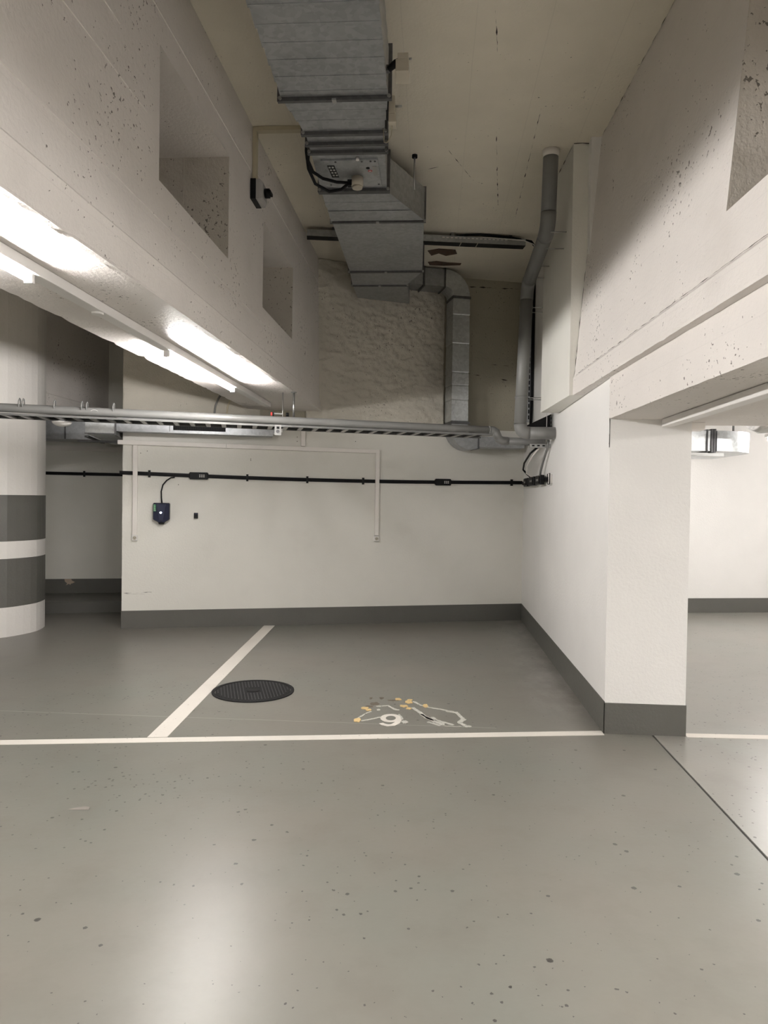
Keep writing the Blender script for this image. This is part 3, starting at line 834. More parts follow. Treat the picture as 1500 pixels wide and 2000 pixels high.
# ------------------------------------------------------------------ white trunking with sockets
tr = thing('cable_trunking', 'white cable trunking across the back wall with two drops', 'trunking', W(1.4, 0, 2.06))
obj('trunking_run', MB().wbox(-0.05, 1.12, 0.001, 0.04, 2.053, 2.103, 2.045, 2.095), 'trunk', tr, bevel=0.003)
obj('trunking_run', MB().wbox(1.124, 2.90, 0.001, 0.04, 2.045, 2.095, 2.033, 2.078), 'trunk', tr, bevel=0.003)
obj('trunking_drop', MB().wbox(0.112, 0.162, 0.001, 0.036, 1.05, 2.051), 'trunk', tr, bevel=0.003)
obj('trunking_drop', MB().wbox(2.862, 2.908, 0.001, 0.041, 1.055, 2.079), 'trunk', tr, bevel=0.003)
obj('trunking_riser', MB().wbox(1.973, 2.022, 0.001, 0.036, 2.093, 2.335), 'trunk', tr, bevel=0.003)
for k, uc in enumerate((0.137, 2.885)):
    so = thing('wall_socket', ('white wall socket below the trunking drop beside the charger', 'white wall socket below the trunking drop in mid wall')[k], 'socket', W(uc, 0, 1.02), 'wall sockets')
    obj('socket_body', MB().wbox(uc - 0.031, uc + 0.031, 0.001, 0.04, 0.988, 1.05), 'white', so, bevel=0.004)
    obj('socket_inset', MB().cyl(W(uc, 0.0405, 1.018), W(uc, 0.042, 1.018), 0.021, 18), 'cream', so)
    for dx, dz in ((-0.008, 0.003), (0.008, 0.003), (0, -0.008)):
        obj('socket_hole', MB().cyl(W(uc + dx, 0.0421, 1.018 + dz), W(uc + dx, 0.0427, 1.018 + dz), 0.0035, 8), 'black', so)

# ------------------------------------------------------------------ drain pipe across the bay and its cable ladder
def pz(u): return 2.2307 - 0.0095 * u
pipe = thing('drain_pipe', 'long grey plastic drain pipe running across the bay', 'pipe', W(1.5, 1.6, 2.2))
obj('pipe_run', MB().tube([W(u, 1.6, pz(u)) for u in frange(-3.1, 3.72, 0.4)], 0.0385, 20), 'pvc', pipe)
obj('pipe_offset', MB().tube([W(3.70, 1.6, pz(3.7)), W(3.745, 1.6, pz(3.7) - 0.002), W(3.775, 1.6, pz(3.7) - 0.018), W(3.79, 1.6, 2.14), W(3.805, 1.6, 2.112), W(3.84, 1.6, 2.096), W(3.90, 1.6, 2.092)], 0.0415, 18), 'pvc', pipe)
obj('pipe_tail', MB().tube([W(3.88, 1.6, 2.092), W(4.1, 1.62, 2.092), (1.10, 7.17, 2.092)], 0.0385, 18), 'pvc', pipe)
obj('pipe_collar', MB().cyl(W(3.695, 1.6, pz(3.7)), W(3.712, 1.6, pz(3.7)), 0.0425, 18), 'pvc', pipe)
for u in (-0.62, -0.59, -0.335, -0.11, -0.068, 0.155):
    z = pz(u)
    obj('cable_tie', MB().tube([W(u, 1.6 + 0.04, z + 0.01), W(u, 1.6 + 0.03, z + 0.06), W(u + 0.003, 1.6 + 0.012, z + 0.086), W(u + 0.004, 1.6 - 0.008, z + 0.08), W(u + 0.004, 1.6 - 0.02, z + 0.03)], 0.0055, 6), 'pvc', pipe)
obj('clip_ring', MB().tube([W(0.0 + 0.03 * math.cos(a), 1.6 + 0.041, pz(0) + 0.013 * math.sin(a)) for a in [math.pi * (0.1 + 0.12 * i) for i in range(8)]], 0.0022, 6), 'white', pipe)

lad = thing('cable_ladder', 'galvanised cable ladder hanging under the long grey pipe', 'cable tray', W(1.5, 1.55, 2.16))
def lz(u): return 2.160 - 0.0075 * u
for o in (1.70, 1.36):
    m = MB()
    m.wbox(-3.1, 3.70, o - 0.002, o + 0.002, lz(-3.1), lz(-3.1) + 0.018, lz(3.7), lz(3.7) + 0.018)
    m.wbox(-3.1, 3.70, o - (0.014 if o > 1.5 else 0), o + (0 if o > 1.5 else 0.014), lz(-3.1), lz(-3.1) + 0.002, lz(3.7), lz(3.7) + 0.002)
    obj('side_rail', m, 'dullsteel', lad)
u = -3.0
rung0 = None
while u < 3.66:
    if rung0 is None:
        rung0 = obj('rung', MB().wbox(u - 0.02, u + 0.02, 1.362, 1.698, lz(u) + 0.0005, lz(u) + 0.014), 'steel', lad); ru = u
    else:
        copy_part(rung0, WU * (u - ru) + Vector((0, 0, lz(u) - lz(ru))))
    u += 0.142
# black cables lying in the ladder
for k, o in enumerate((1.385, 1.41, 1.435, 1.46, 1.485, 1.51)):
    tag(obj('ladder_cable', MB().tube([W(u, o + 0.003 * math.sin(u * 2 + k), lz(u) + 0.0265) for u in frange(-3.0, 3.66, 0.35)], 0.0115, 8), 'black'),
        ('rearmost', 'second from the back', 'third from the back', 'fourth from the back', 'fifth from the back', 'frontmost')[k] + ' black cable in the cable ladder', 'cable', 'cables in the ladder')
# hanger strut with brackets
hg = thing('ladder_hanger', 'zinc strut bracket holding the cable ladder at the beam end', 'bracket', W(1.60, 1.55, 2.1))
obj('strut', MB().wbox(1.585, 1.625, 1.32, 1.76, lz(1.6) - 0.042, lz(1.6) - 0.001), 'steel', hg)
obj('strut_plate', MB().wbox(1.575, 1.635, 1.762, 1.767, lz(1.6) - 0.085, lz(1.6) + 0.01), 'steel', hg)
obj('strut_bolt', MB().cyl(W(1.603, 1.768, lz(1.6) - 0.05), W(1.603, 1.776, lz(1.6) - 0.05), 0.016, 12), 'galv_dark', hg)
obj('strut_opening', MB().wbox(1.592, 1.618, 1.7672, 1.7678, lz(1.6) - 0.028, lz(1.6) - 0.006), 'black', hg)
obj('spring_nut', MB().wbox(1.625, 1.652, 1.64, 1.70, lz(1.6) - 0.052, lz(1.6) - 0.02), 'white', hg)
obj('threaded_rod', MB().cyl(W(1.665, 1.46, lz(1.6) - 0.03), W(1.665, 1.46, 2.498), 0.005, 8), 'steel', hg)
rdp = thing('hanger_rod', 'steel rod dropping from the beam soffit to the grey pipe', 'rod', W(1.765, 1.52, 2.4))
obj('rod', MB().cyl(W(1.765, 1.52, 2.23), W(1.765, 1.52, 2.497), 0.011, 10), 'steel', rdp)
obj('ceiling_plate', MB().cyl(W(1.765, 1.52, 2.492), W(1.765, 1.52, 2.499), 0.028, 14), 'steel', rdp)
cl = thing('pipe_clamp', 'red and black clamp on the grey pipe near the beam end', 'clamp', W(1.6, 1.6, 2.28))
obj('clamp_bar', MB().wbox(1.565, 1.66, 1.59, 1.61, 2.272, 2.283), 'steel', cl)
obj('red_grip', MB().wbox(1.545, 1.56, 1.585, 1.615, 2.255, 2.29), 'red', cl)
obj('black_grip', MB().wbox(1.562, 1.576, 1.585, 1.615, 2.250, 2.29), 'black', cl)
obj('black_knob', MB().cyl(W(1.70, 1.6, 2.255), W(1.70, 1.6, 2.29), 0.014, 10), 'black', cl)
dm = thing('dome_lamp', 'white half-round lamp cover under the cable ladder by the column', 'lamp', W(-0.315, 1.4, 2.16))
dl = MB()
dcx = W(-0.315, 1.42, 2.150)
rings = []
for i in range(7):
    a = math.pi / 2 * i / 6
    rings.append([dcx + Vector((0.085 * math.cos(a) * math.cos(2 * math.pi * j / 24), 0.085 * math.cos(a) * math.sin(2 * math.pi * j / 24), -0.045 * math.sin(a) + 0.002)) for j in range(24)])
rings[-1] = [dcx + Vector((0.002 * math.cos(2 * math.pi * j / 24), 0.002 * math.sin(2 * math.pi * j / 24), -0.043)) for j in range(24)]
obj('cover', dl.loft(rings, smooth=True), 'white', dm)
obj('stem', MB().cyl(dcx + Vector((0, 0, -0.005)), dcx + Vector((0, 0, 0.012)), 0.03, 12), 'white', dm)

# grey conduits on the upper wall left of the beam
for k, (u, lab) in enumerate(((1.02, 'grey flexible conduit curving up the rough wall under the beam'), (1.155, 'thin ochre conduit curving up the rough wall under the beam'))):
    tag(obj('flexible_conduit', MB().tube([W(u - 0.02, 0.05, 2.34), W(u - 0.03, 0.055, 2.44), W(u - 0.02, 0.055, 2.52), W(u + 0.01, 0.055, 2.60), W(u + 0.06, 0.055, 2.68)], 0.012 if k == 0 else 0.008, 8), 'pvc' if k == 0 else 'cream_trunk'), lab, 'conduit')

# ------------------------------------------------------------------ low flat duct with grille at left
gd = thing('grille_duct', 'flat galvanised duct with a black grille above the back wall', 'duct', W(0.6, 0.1, 2.25))
obj('duct_section', MB().wbox(-0.035, 0.52, 0.03, 0.27, 2.185, 2.33), 'galv', gd)
obj('duct_section', MB().wbox(0.522, 1.16, 0.03, 0.27, 2.183, 2.33), 'galv', gd)
obj('duct_section', MB().wbox(1.162, 1.64, 0.03, 0.27, 2.182, 2.33), 'galv', gd)
obj('lower_lip', MB().wbox(-0.035, 1.64, 0.27, 0.278, 2.178, 2.19), 'galv', gd)
gf = obj('grille_frame', MB().wbox(0.53, 0.56, 0.27, 0.282, 2.19, 2.325).wbox(1.118, 1.15, 0.27, 0.282, 2.19, 2.325).wbox(0.56, 1.118, 0.27, 0.282, 2.19, 2.208).wbox(0.56, 1.118, 0.27, 0.282, 2.308, 2.325), 'galv', gd)
obj('grille_back', MB().wbox(0.56, 1.118, 0.2705, 0.2715, 2.208, 2.308), 'black', gd)
sl0 = obj('grille_slat', MB().wbox(0.566, 0.5695, 0.2716, 0.279, 2.208, 2.308), 'blackbox', gf)
for i in range(1, 30): copy_part(sl0, WU * (0.0188 * i), gf)
# side leg running back into the recess
sd = thing('recess_duct', 'bright galvanised duct box turning back into the recess', 'duct', W(-0.2, 0.2, 2.2))
obj('duct_leg', MB().wbox(-0.335, -0.04, -1.4, 0.30, 2.145, 2.32), 'galv_bright', sd)
obj('front_rim', MB().wbox(-0.34, -0.035, 0.30, 0.312, 2.138, 2.15), 'galv_dark', sd)
obj('front_rim', MB().wbox(-0.04, -0.022, 0.05, 0.315, 2.13, 2.33), 'galv_dark', sd)
obj('cross_duct', MB().wbox(-2.4, -0.1, -1.95, -1.42, 2.20, 2.48), 'galv', sd)
obj('seam_band', MB().wbox(-0.92, -0.90, -1.42, -1.412, 2.20, 2.48), 'galv_dark', sd)
obj('support_channel', MB().wbox(-0.56, -0.05, -0.46, -0.42, 2.10, 2.125), 'galv_dark', sd)
obj('support_channel', MB().wbox(-0.40, -0.36, -1.0, 0.0, 2.126, 2.144), 'galv_dark', sd)

# ------------------------------------------------------------------ main ceiling duct
DB, DT = 3.80, 4.06
duct = thing('ventilation_duct', 'large galvanised ventilation duct hanging under the cream ceiling', 'duct', (-0.6, 5.0, DB))
def duct_section(y0, y1, a, b, pleats=0, zb=DB, zt=DT, mat='galv', zb1=None):
    mb = MB(); rings = []
    zb1 = zb if zb1 is None else zb1
    n = max(1, pleats)
    def ring(t, dz):
        y = y0 + (y1 - y0) * t; xl = a[0] + (b[0] - a[0]) * t; xr_ = a[1] + (b[1] - a[1]) * t; z = zb + (zb1 - zb) * t
        return [(xl - dz, y, z - dz), (xr_ + dz, y, z - dz), (xr_ + dz, y, zt), (xl - dz, y, zt)]
    if pleats:
        for i in range(n):
            rings += [ring(i / n, 0.0), ring((i + 0.5) / n, 0.0035), ring((i + 0.97) / n, 0.006)]
        rings.append(ring(1, 0))
    else:
        rings = [ring(0, 0), ring(1, 0)]
    return obj('duct_section', mb.loft(rings), mat, duct)
secs = [(0.2, 4.075, (-0.875, -0.25), (-0.905, -0.297), 26), (4.10, 4.46, (-0.905, -0.297), (-0.842, -0.343), 3), (4.49, 4.60, (-0.842, -0.345), (-0.845, -0.346), 0),
        (4.63, 4.71, (-0.846, -0.348), (-0.85, -0.352), 0), (4.74, 5.29, (-0.85, -0.354), (-0.872, -0.378), 0), (5.35, 5.905, (-0.873, -0.378), (-0.877, -0.111), 2),
        (5.935, 7.205, (-0.877, -0.111), (-0.88, -0.143), 0), (7.235, 7.675, (-0.88, -0.143), (-0.905, -0.315), 0)]
for s_ in secs: duct_section(*s_)
duct_section(7.70, 8.50, (-0.905, -0.315), (-0.905, -0.315), 0, DB + 0.012)
def flange(y, xl, xr_, w=0.022, t=0.025, clamp=True, zt=DT):
    zb = DB
    m = MB().box(xl - w, y - t / 2, zb - w, xr_ + w, y + t / 2, zb).box(xl - w, y - t / 2, zb, xl, y + t / 2, zt + w).box(xr_, y - t / 2, zb, xr_ + w, y + t / 2, zt + w)
    m.box(xl, y - t / 2, zt, xr_, y + t / 2, zt + w)
    f = obj('flange', m, 'galv_dark', duct)
    for x in (xl - w * 0.4, xr_ + w * 0.4):
        obj('corner_bolt', MB().cyl((x, y - t / 2 - 0.008, zb - w * 0.4), (x, y - t / 2, zb - w * 0.4), 0.011, 8), 'steel', f)
    if clamp:
        xm = (xl + xr_) / 2
        obj('edge_clamp', MB().box(xm - 0.012, y - t / 2 - 0.012, zb - w - 0.006, xm + 0.012, y + t / 2, zb - w + 0.004), 'steel', f)
for i, yb_ in enumerate((3.31, 3.45, 3.59, 3.73, 3.88, 4.02, 4.22, 4.33, 5.53, 5.70)):
    xl_ = -0.90 if yb_ < 4.1 else (-0.89 + 0.16 * (yb_ - 4.2) if yb_ < 5 else -0.872)
    xr_2 = -0.292 if yb_ < 4.1 else (-0.305 - 0.12 * (yb_ - 4.2) if yb_ < 5 else -0.378 + 0.48 * (yb_ - 5.35))
    obj('sheet_seam', MB().box(xl_, yb_ - 0.006, DB - 0.0072, xr_2, yb_ + 0.006, DB - 0.004), 'galv', duct)
flange(4.0875, -0.905, -0.297, 0.026, 0.025); flange(4.475, -0.842, -0.343, 0.024, 0.03, False); flange(4.615, -0.845, -0.346, 0.02, 0.03, False)
flange(4.725, -0.85, -0.352, 0.02, 0.03, False); flange(5.305, -0.872, -0.378, 0.022, 0.03, False); flange(5.335, -0.872, -0.378, 0.02, 0.025, False)
flange(5.92, -0.877, -0.111, 0.016, 0.025); flange(7.22, -0.88, -0.143, 0.016, 0.025); flange(7.688, -0.905, -0.315, 0.014, 0.022)
# access panel with motor connector
pan = obj('access_panel', MB().box(-0.80, 4.83, DB - 0.012, -0.41, 5.24, DB - 0.0005), 'galv', duct); pan['label'] = 'grey access panel screwed under the duct'
for x, y in ((-0.70, 4.85), (-0.52, 4.85), (-0.46, 4.85), (-0.43, 4.85), (-0.43, 5.2), (-0.78, 5.2)):
    obj('screw', MB().cyl((x, y, DB - 0.016), (x, y, DB - 0.012), 0.007, 8), 'galv_dark', pan)
obj('warning_plate', MB().hexa([(-0.765, 4.90, DB - 0.014), (-0.715, 4.90, DB - 0.014), (-0.705, 5.08, DB - 0.014), (-0.755, 5.08, DB - 0.014), (-0.765, 4.90, DB - 0.0121), (-0.715, 4.90, DB - 0.0121), (-0.705, 5.08, DB - 0.0121), (-0.755, 5.08, DB - 0.0121)]), 'blackbox', pan)['label'] = 'small black printed plate'
pr_ = MB()
for i in range(4):
    for j in range(2):
        x = -0.758 + 0.022 * j + 0.004 * i; y = 4.915 + 0.04 * i
        pr_.box(x, y, DB - 0.0146, x + 0.014, y + 0.022, DB - 0.0142)
obj('plate_print', pr_, 'print', pan)
obj('type_plate', MB().box(-0.455, 4.92, DB - 0.0140, -0.425, 5.06, DB - 0.0121), 'steel', pan)
obj('warning_sticker', MB().cyl((-0.475, 4.99, DB - 0.0138), (-0.475, 4.99, DB - 0.0121), 0.016, 10), 'red', pan)['label'] = 'small red and white sticker'
obj('sticker_stripe', MB().box(-0.483, 4.985, DB - 0.0143, -0.467, 4.995, DB - 0.0139), 'white', pan)
obj('black_grommet', MB().cyl((-0.487, 4.945, DB - 0.016), (-0.487, 4.945, DB - 0.0121), 0.013, 12), 'black', pan)
obj('white_button', MB().cyl((-0.545, 4.815, DB - 0.02), (-0.545, 4.815, DB - 0.001), 0.012, 10), 'white', duct)
cn = obj('cable_connector', MB().cyl((-0.575, 5.09, DB - 0.075), (-0.575, 5.09, DB - 0.012), 0.042, 18), 'cream', duct); cn['label'] = 'round cream cable connector'
obj('connector_cap', MB().cyl((-0.575, 5.09, DB - 0.09), (-0.575, 5.09, DB - 0.075), 0.036, 18), 'cream', duct)
obj('cable_gland', MB().box(-0.645, 5.075, DB - 0.07, -0.612, 5.115, DB - 0.03), 'black', duct)
for p in ([(-0.64, 5.10, DB - 0.05), (-0.70, 5.17, DB - 0.06), (-0.79, 5.18, DB - 0.07), (-0.875, 5.07, DB - 0.06), (-0.895, 4.90, DB - 0.03), (-0.885, 4.76, DB + 0.02), (-0.88, 4.74, DB + 0.14)],
          [(-0.64, 5.085, DB - 0.05), (-0.72, 5.06, DB - 0.055), (-0.81, 5.00, DB - 0.055), (-0.868, 4.93, DB - 0.04), (-0.885, 4.83, DB - 0.01), (-0.87, 4.76, DB + 0.02), (-0.865, 4.74, DB + 0.14)]):
    obj('motor_cable', MB().tube(p, 0.011, 10), 'black', duct)
# actuators beside the duct
ac = thing('damper_actuator', 'grey damper actuator box with black arm on the duct side', 'actuator', (-0.2, 3.9, 3.78))
obj('actuator_body', MB().box(-0.235, 3.80, 3.765, -0.165, 3.92, 3.83), 'cream', ac, bevel=0.003)
obj('actuator_lid', MB().box(-0.225, 3.80, 3.83, -0.168, 3.87, 3.86), 'cream', ac)
obj('lever_arm', MB().tube([(-0.275, 3.86, 3.81), (-0.235, 3.84, 3.83), (-0.20, 3.83, 3.845)], [0.016, 0.02, 0.014], 10), 'black', ac)
obj('actuator_screw', MB().cyl((-0.165, 3.83, 3.845), (-0.15, 3.83, 3.845), 0.006, 8), 'steel', ac)
obj('bracket', MB().box(-0.288, 3.85, 3.80, -0.27, 3.88, 3.83), 'galv_dark', ac)
ac2 = thing('damper_motor', 'pale damper motor on the duct side with a short spindle', 'actuator', (-0.27, 4.28, 3.8))
obj('motor_body', MB().box(-0.300, 4.24, 3.78, -0.262, 4.33, 3.885), 'cream', ac2, bevel=0.003)
obj('motor_base', MB().box(-0.314, 4.23, 3.79, -0.301, 4.34, 3.90), 'blackbox', ac2)
obj('terminal_box', MB().box(-0.300, 4.24, 3.73, -0.255, 4.33, 3.779), 'cream', ac2, bevel=0.003)
obj('spindle', MB().cyl((-0.262, 4.285, 3.845), (-0.222, 4.285, 3.845), 0.007, 8), 'steel', ac2)
obj('motor_wire', MB().tube([(-0.28, 4.285, 3.73), (-0.285, 4.30, 3.68), (-0.31, 4.34, 3.66), (-0.335, 4.40, 3.69), (-0.345, 4.44, 3.80)], 0.003, 6), 'cream_trunk', ac2)
hr = thing('hanger_rod', 'thin steel rod fixed to the ceiling beside the duct', 'rod', (-0.186, 5.63, 4.1))
obj('rod', MB().cyl((-0.186, 5.63, 3.93), (-0.186, 5.63, 4.19), 0.007, 8), 'steel', hr)
obj('ceiling_plate', MB().cyl((-0.186, 5.63, 4.178), (-0.186, 5.63, 4.199), 0.022, 14), 'black', hr)

# branch duct turning down the back wall
br = thing('riser_duct', 'galvanised branch duct turning down the back wall as a riser', 'duct', W(3.8, 0.1, 2.3))
O0, O1 = 0.06, 0.33
obj('branch_section', MB().wbox(3.14, 3.33, O0, O1, 3.98, 4.18), 'galv', br)
obj('branch_section', MB().wbox(3.35, 3.585, O0, O1, 3.98, 4.18), 'galv', br)
def arc_duct(cu_, cz_, angs, rin, rout, o0, o1):
    rings = []
    for a, ri, ro in zip(angs, rin, rout):
        c, s = math.cos(a), math.sin(a)
        rings.append([W(cu_ + ri * c, o0, cz_ + ri * s), W(cu_ + ro * c, o0, cz_ + ro * s), W(cu_ + ro * c, o1, cz_ + ro * s), W(cu_ + ri * c, o1, cz_ + ri * s)])
    return MB().loft(rings)
an = [math.pi / 2 * (1 - i / 10) for i in range(11)]
obj('upper_elbow', arc_duct(3.60, 3.88, an, [0.1] * 11, [0.3] * 11, O0, O1), 'galv_bright', br)
obj('riser_flange', MB().wbox(3.335, 3.35, O0, O1 + 0.012, 3.965, 4.19), 'galv_dark', br)
obj('riser_flange', MB().wbox(3.585, 3.602, O0, O1 + 0.012, 3.965, 4.19), 'galv_dark', br)
obj('riser_flange', MB().wbox(3.69, 3.912, O0, O1 + 0.012, 3.855, 3.88), 'galv_dark', br)
zz = [3.855, 3.66, 3.325, 2.99, 2.84, 2.67, 2.415]
for z1_, z0_ in zip(zz, zz[1:]):
    rings = []
    for z, e in ((z0_ + 0.002, 0.0), (z0_ + 0.012, 0.004), (z1_ - 0.012, 0.001), (z1_ - 0.001, 0.0)):
        rings.append([W(3.70 - e, O0, z), W(3.90 + e, O0, z), W(3.90 + e, O1 + e, z), W(3.70 - e, O1 + e, z)])
    obj('riser_section', MB().loft(rings), 'galv_bright', br)
obj('riser_flange', MB().wbox(3.688, 3.914, O0, O1 + 0.014, 2.385, 2.415), 'galv_dark', br)
obj('riser_section', MB().wbox(3.70, 3.90, O0, O1, 2.29, 2.385), 'galv_bright', br)
an2 = [math.pi + math.pi / 2 * i / 10 for i in range(11)]
obj('lower_elbow', arc_duct(4.03, 2.29, an2, [0.13 - 0.009 * i for i in range(11)], [0.33 - 0.015 * i for i in range(11)], O0, O1), 'galv', br)
obj('riser_flange', MB().wbox(4.03, 4.045, O0, O1 + 0.012, 2.10, 2.265), 'galv_dark', br)
obj('outlet_section', MB().wbox(4.045, 4.62, O0, O1, 2.125, 2.25), 'galv', br)
obj('bolt', MB().cyl(W(3.916, 0.33, 2.40), W(3.930, 0.33, 2.40), 0.012, 8), 'steel', br)

# ------------------------------------------------------------------ ceiling cable channel
cc = thing('ceiling_channel', 'dark slotted cable channel crossing the ceiling above the duct', 'cable tray', (-0.2, 7.2, 4.15))
ca, cb = Vector((-1.30, 7.085, 4.14)), Vector((0.90, 7.42, 4.14))
dc = (cb - ca).normalized(); pc = Vector((dc.y, -dc.x, 0))
def cbox(mb, t0, t1, s0, s1, z0, z1):
    P = lambda t, s, z: ca + dc * t + pc * s + Vector((0, 0, z - 4.14))
    return mb.hexa([P(t0, s1, z0), P(t1, s1, z0), P(t1, s0, z0), P(t0, s0, z0), P(t0, s1, z1), P(t1, s1, z1), P(t1, s0, z1), P(t0, s0, z1)])
obj('channel_side', cbox(MB(), 0, 2.22, 0.045, 0.048, 4.10, 4.165), 'galv', cc)
obj('channel_base', cbox(MB(), 0, 2.22, -0.06, 0.045, 4.098, 4.102), 'blackbox', cc)
obj('channel_side', cbox(MB(), 0, 2.22, -0.063, -0.06, 4.10, 4.16), 'galv_dark', cc)
for t in (0.25, 1.45, 2.05):
    obj('channel_bracket', cbox(MB(), t, t + 0.03, -0.06, 0.045, 4.16, 4.198), 'galv_dark', cc)
s0 = obj('slot', cbox(MB(), 1.36, 1.385, 0.0482, 0.0488, 4.140, 4.150), 'white', cc)
for i in range(1, 16): copy_part(s0, dc * 0.043 * i)
for t in (1.55, 1.72): obj('channel_tie', cbox(MB(), t, t + 0.008, -0.064, 0.05, 4.096, 4.104), 'cream', cc)
tag(obj('ceiling_cable', MB().tube([ca + dc * t + pc * s_ + Vector((0, 0, z)) for t, s_, z in ((1.5, 0.02, 0.03), (1.62, 0.03, 0.045), (1.75, 0.05, 0.048), (1.9, 0.05, 0.04), (2.1, 0.04, 0.03), (2.28, 0.03, 0.01), (2.36, 0.0, -0.06), (2.38, -0.04, -0.14))], 0.013, 8), 'black'),
    'black cable bulging out of the ceiling channel', 'cable')
tag(obj('ceiling_cable', MB().tube([ca + dc * t + pc * s_ + Vector((0, 0, z)) for t, s_, z in ((1.75, 0.056, 0.02), (2.0, 0.058, 0.012), (2.2, 0.056, 0.006), (2.31, 0.03, -0.02), (2.34, 0.0, -0.07))], 0.005, 6), 'white'),
    'thin white cable leaving the end of the ceiling channel', 'cable')
# broken concrete patches where the duct meets the ceiling
hp = thing('ceiling_spall', 'rusty broken patch in the ceiling right of the duct', 'damage', (0.0, 8.0, CEIL))
for i, pts in enumerate(([(-0.10, 7.78), (0.02, 7.72), (0.20, 7.76), (0.22, 7.88), (0.10, 7.94), (0.02, 7.86), (-0.06, 7.93)], [(-0.10, 8.15), (0.0, 8.12), (0.12, 8.17), (0.28, 8.20), (0.27, 8.26), (0.08, 8.27), (-0.08, 8.25)])):
    obj('spall_patch', MB().prism([(x, y, CEIL - 0.001) for x, y in pts], (0, 0, -0.006)), 'rust', hp)

# ------------------------------------------------------------------ isolator switch on the left beam and its conduit
sw = thing('isolator_switch', 'grey isolator switch with black knob on the left beam', 'switch', (-1.355, 5.2, 3.72))
obj('switch_base', MB().box(-1.354, 5.10, 3.655, -1.315, 5.28, 3.80), 'blackbox', sw)
obj('switch_body', MB().loft([[(-1.3148, 5.105, 3.658), (-1.3148, 5.275, 3.658), (-1.3148, 5.275, 3.797), (-1.3148, 5.105, 3.797)], [(-1.285, 5.105, 3.658), (-1.285, 5.275, 3.658), (-1.285, 5.275, 3.797), (-1.285, 5.105, 3.797)], [(-1.268, 5.125, 3.675), (-1.268, 5.255, 3.675), (-1.268, 5.255, 3.78), (-1.268, 5.125, 3.78)]]), 'greyplastic', sw)
obj('switch_knob', MB().cyl((-1.2678, 5.19, 3.727), (-1.232, 5.19, 3.727), 0.034, 16), 'black', sw)
obj('knob_handle', MB().box(-1.232, 5.15, 3.717, -1.218, 5.23, 3.737), 'blackbox', sw)
cd = thing('conduit_duct', 'cream conduit from the isolator switch along the ceiling to the duct', 'conduit', (-1.3, 5.2, 4.0))
obj('vertical_run', MB().box(-1.354, 5.15, 3.80, -1.325, 5.20, 4.197), 'cream_trunk', cd)
obj('ceiling_run', MB().box(-1.325, 5.15, 4.168, -0.60, 5.20, 4.198), 'cream_trunk', cd)

# ------------------------------------------------------------------ vertical pipe at the right
vp = thing('downpipe', 'thick grey vertical pipe with offset bend beside the side wall', 'pipe', (0.83, 6.7, 2.13))
def bend(p0, p1, p2, r, n=7):
    p0, p1, p2 = Vector(p0), Vector(p1), Vector(p2)
    a = p1 + (p0 - p1).normalized() * r; b = p1 + (p2 - p1).normalized() * r
    return [(1 - t) ** 2 * a + 2 * t * (1 - t) * p1 + t * t * b for t in [i / n for i in range(n + 1)]]
P0, P1, P2, P3, P4 = (0.865, 5.60, 4.199), (0.862, 5.66, 3.62), (0.845, 6.72, 3.50), (0.803, 6.74, 2.132), (1.128, 6.74, 2.132)
b1 = bend(P0, P1, P2, 0.13); b2_ = bend(P1, P2, P3, 0.13); b3 = bend(P2, P3, P4, 0.085)
obj('upper_run', MB().tube([P0, (0.865, 5.61, 4.10), b1[0]], 0.0585, 20), 'pvc', vp)
obj('upper_bend', MB().tube(b1, 0.0605, 20), 'pvc', vp)
obj('offset_run', MB().tube([b1[-1], b2_[0]], 0.0585, 20), 'pvc', vp)
obj('lower_bend', MB().tube(b2_, 0.0605, 20), 'pvc', vp)
obj('lower_run', MB().tube([b2_[-1], b3[0]], 0.0585, 20), 'pvc', vp)
obj('foot_elbow', MB().tube(b3, 0.0605, 20), 'pvc', vp)
obj('outlet_run', MB().tube([b3[-1], P4], 0.0585, 20), 'pvc', vp)
obj('ceiling_collar', MB().tube([(0.865, 5.598, 4.15), (0.865, 5.597, 4.198)], [0.06, 0.066], 16), 'trunk', vp)['label'] = 'chipped white plaster collar at the ceiling'
for (a, b) in (((0.86, 5.665, 3.60), (1.008, 5.665, 3.60)), ((0.86, 5.75, 3.50), (1.005, 5.75, 3.50)), ((0.85, 6.30, 3.54), (0.978, 6.30, 3.54)), ((0.85, 6.50, 3.50), (0.97, 6.50, 3.50)), ((0.84, 6.74, 3.30), (1.129, 6.74, 3.30)), ((0.84, 6.76, 3.26), (1.129, 6.76, 3.26)), ((0.81, 6.74, 2.46), (1.129, 6.74, 2.46)), ((0.81, 6.76, 2.445), (1.129, 6.76, 2.445))):
    obj('fixing_rod', MB().cyl(a, b, 0.0045, 6), 'steel', vp)
for z, x in ((3.30, 0.839), (2.46, 0.813)):
    obj('pipe_ring', MB().cyl((x, 6.737, z - 0.012), (x, 6.737, z + 0.012), 0.063, 20), 'pvc', vp)
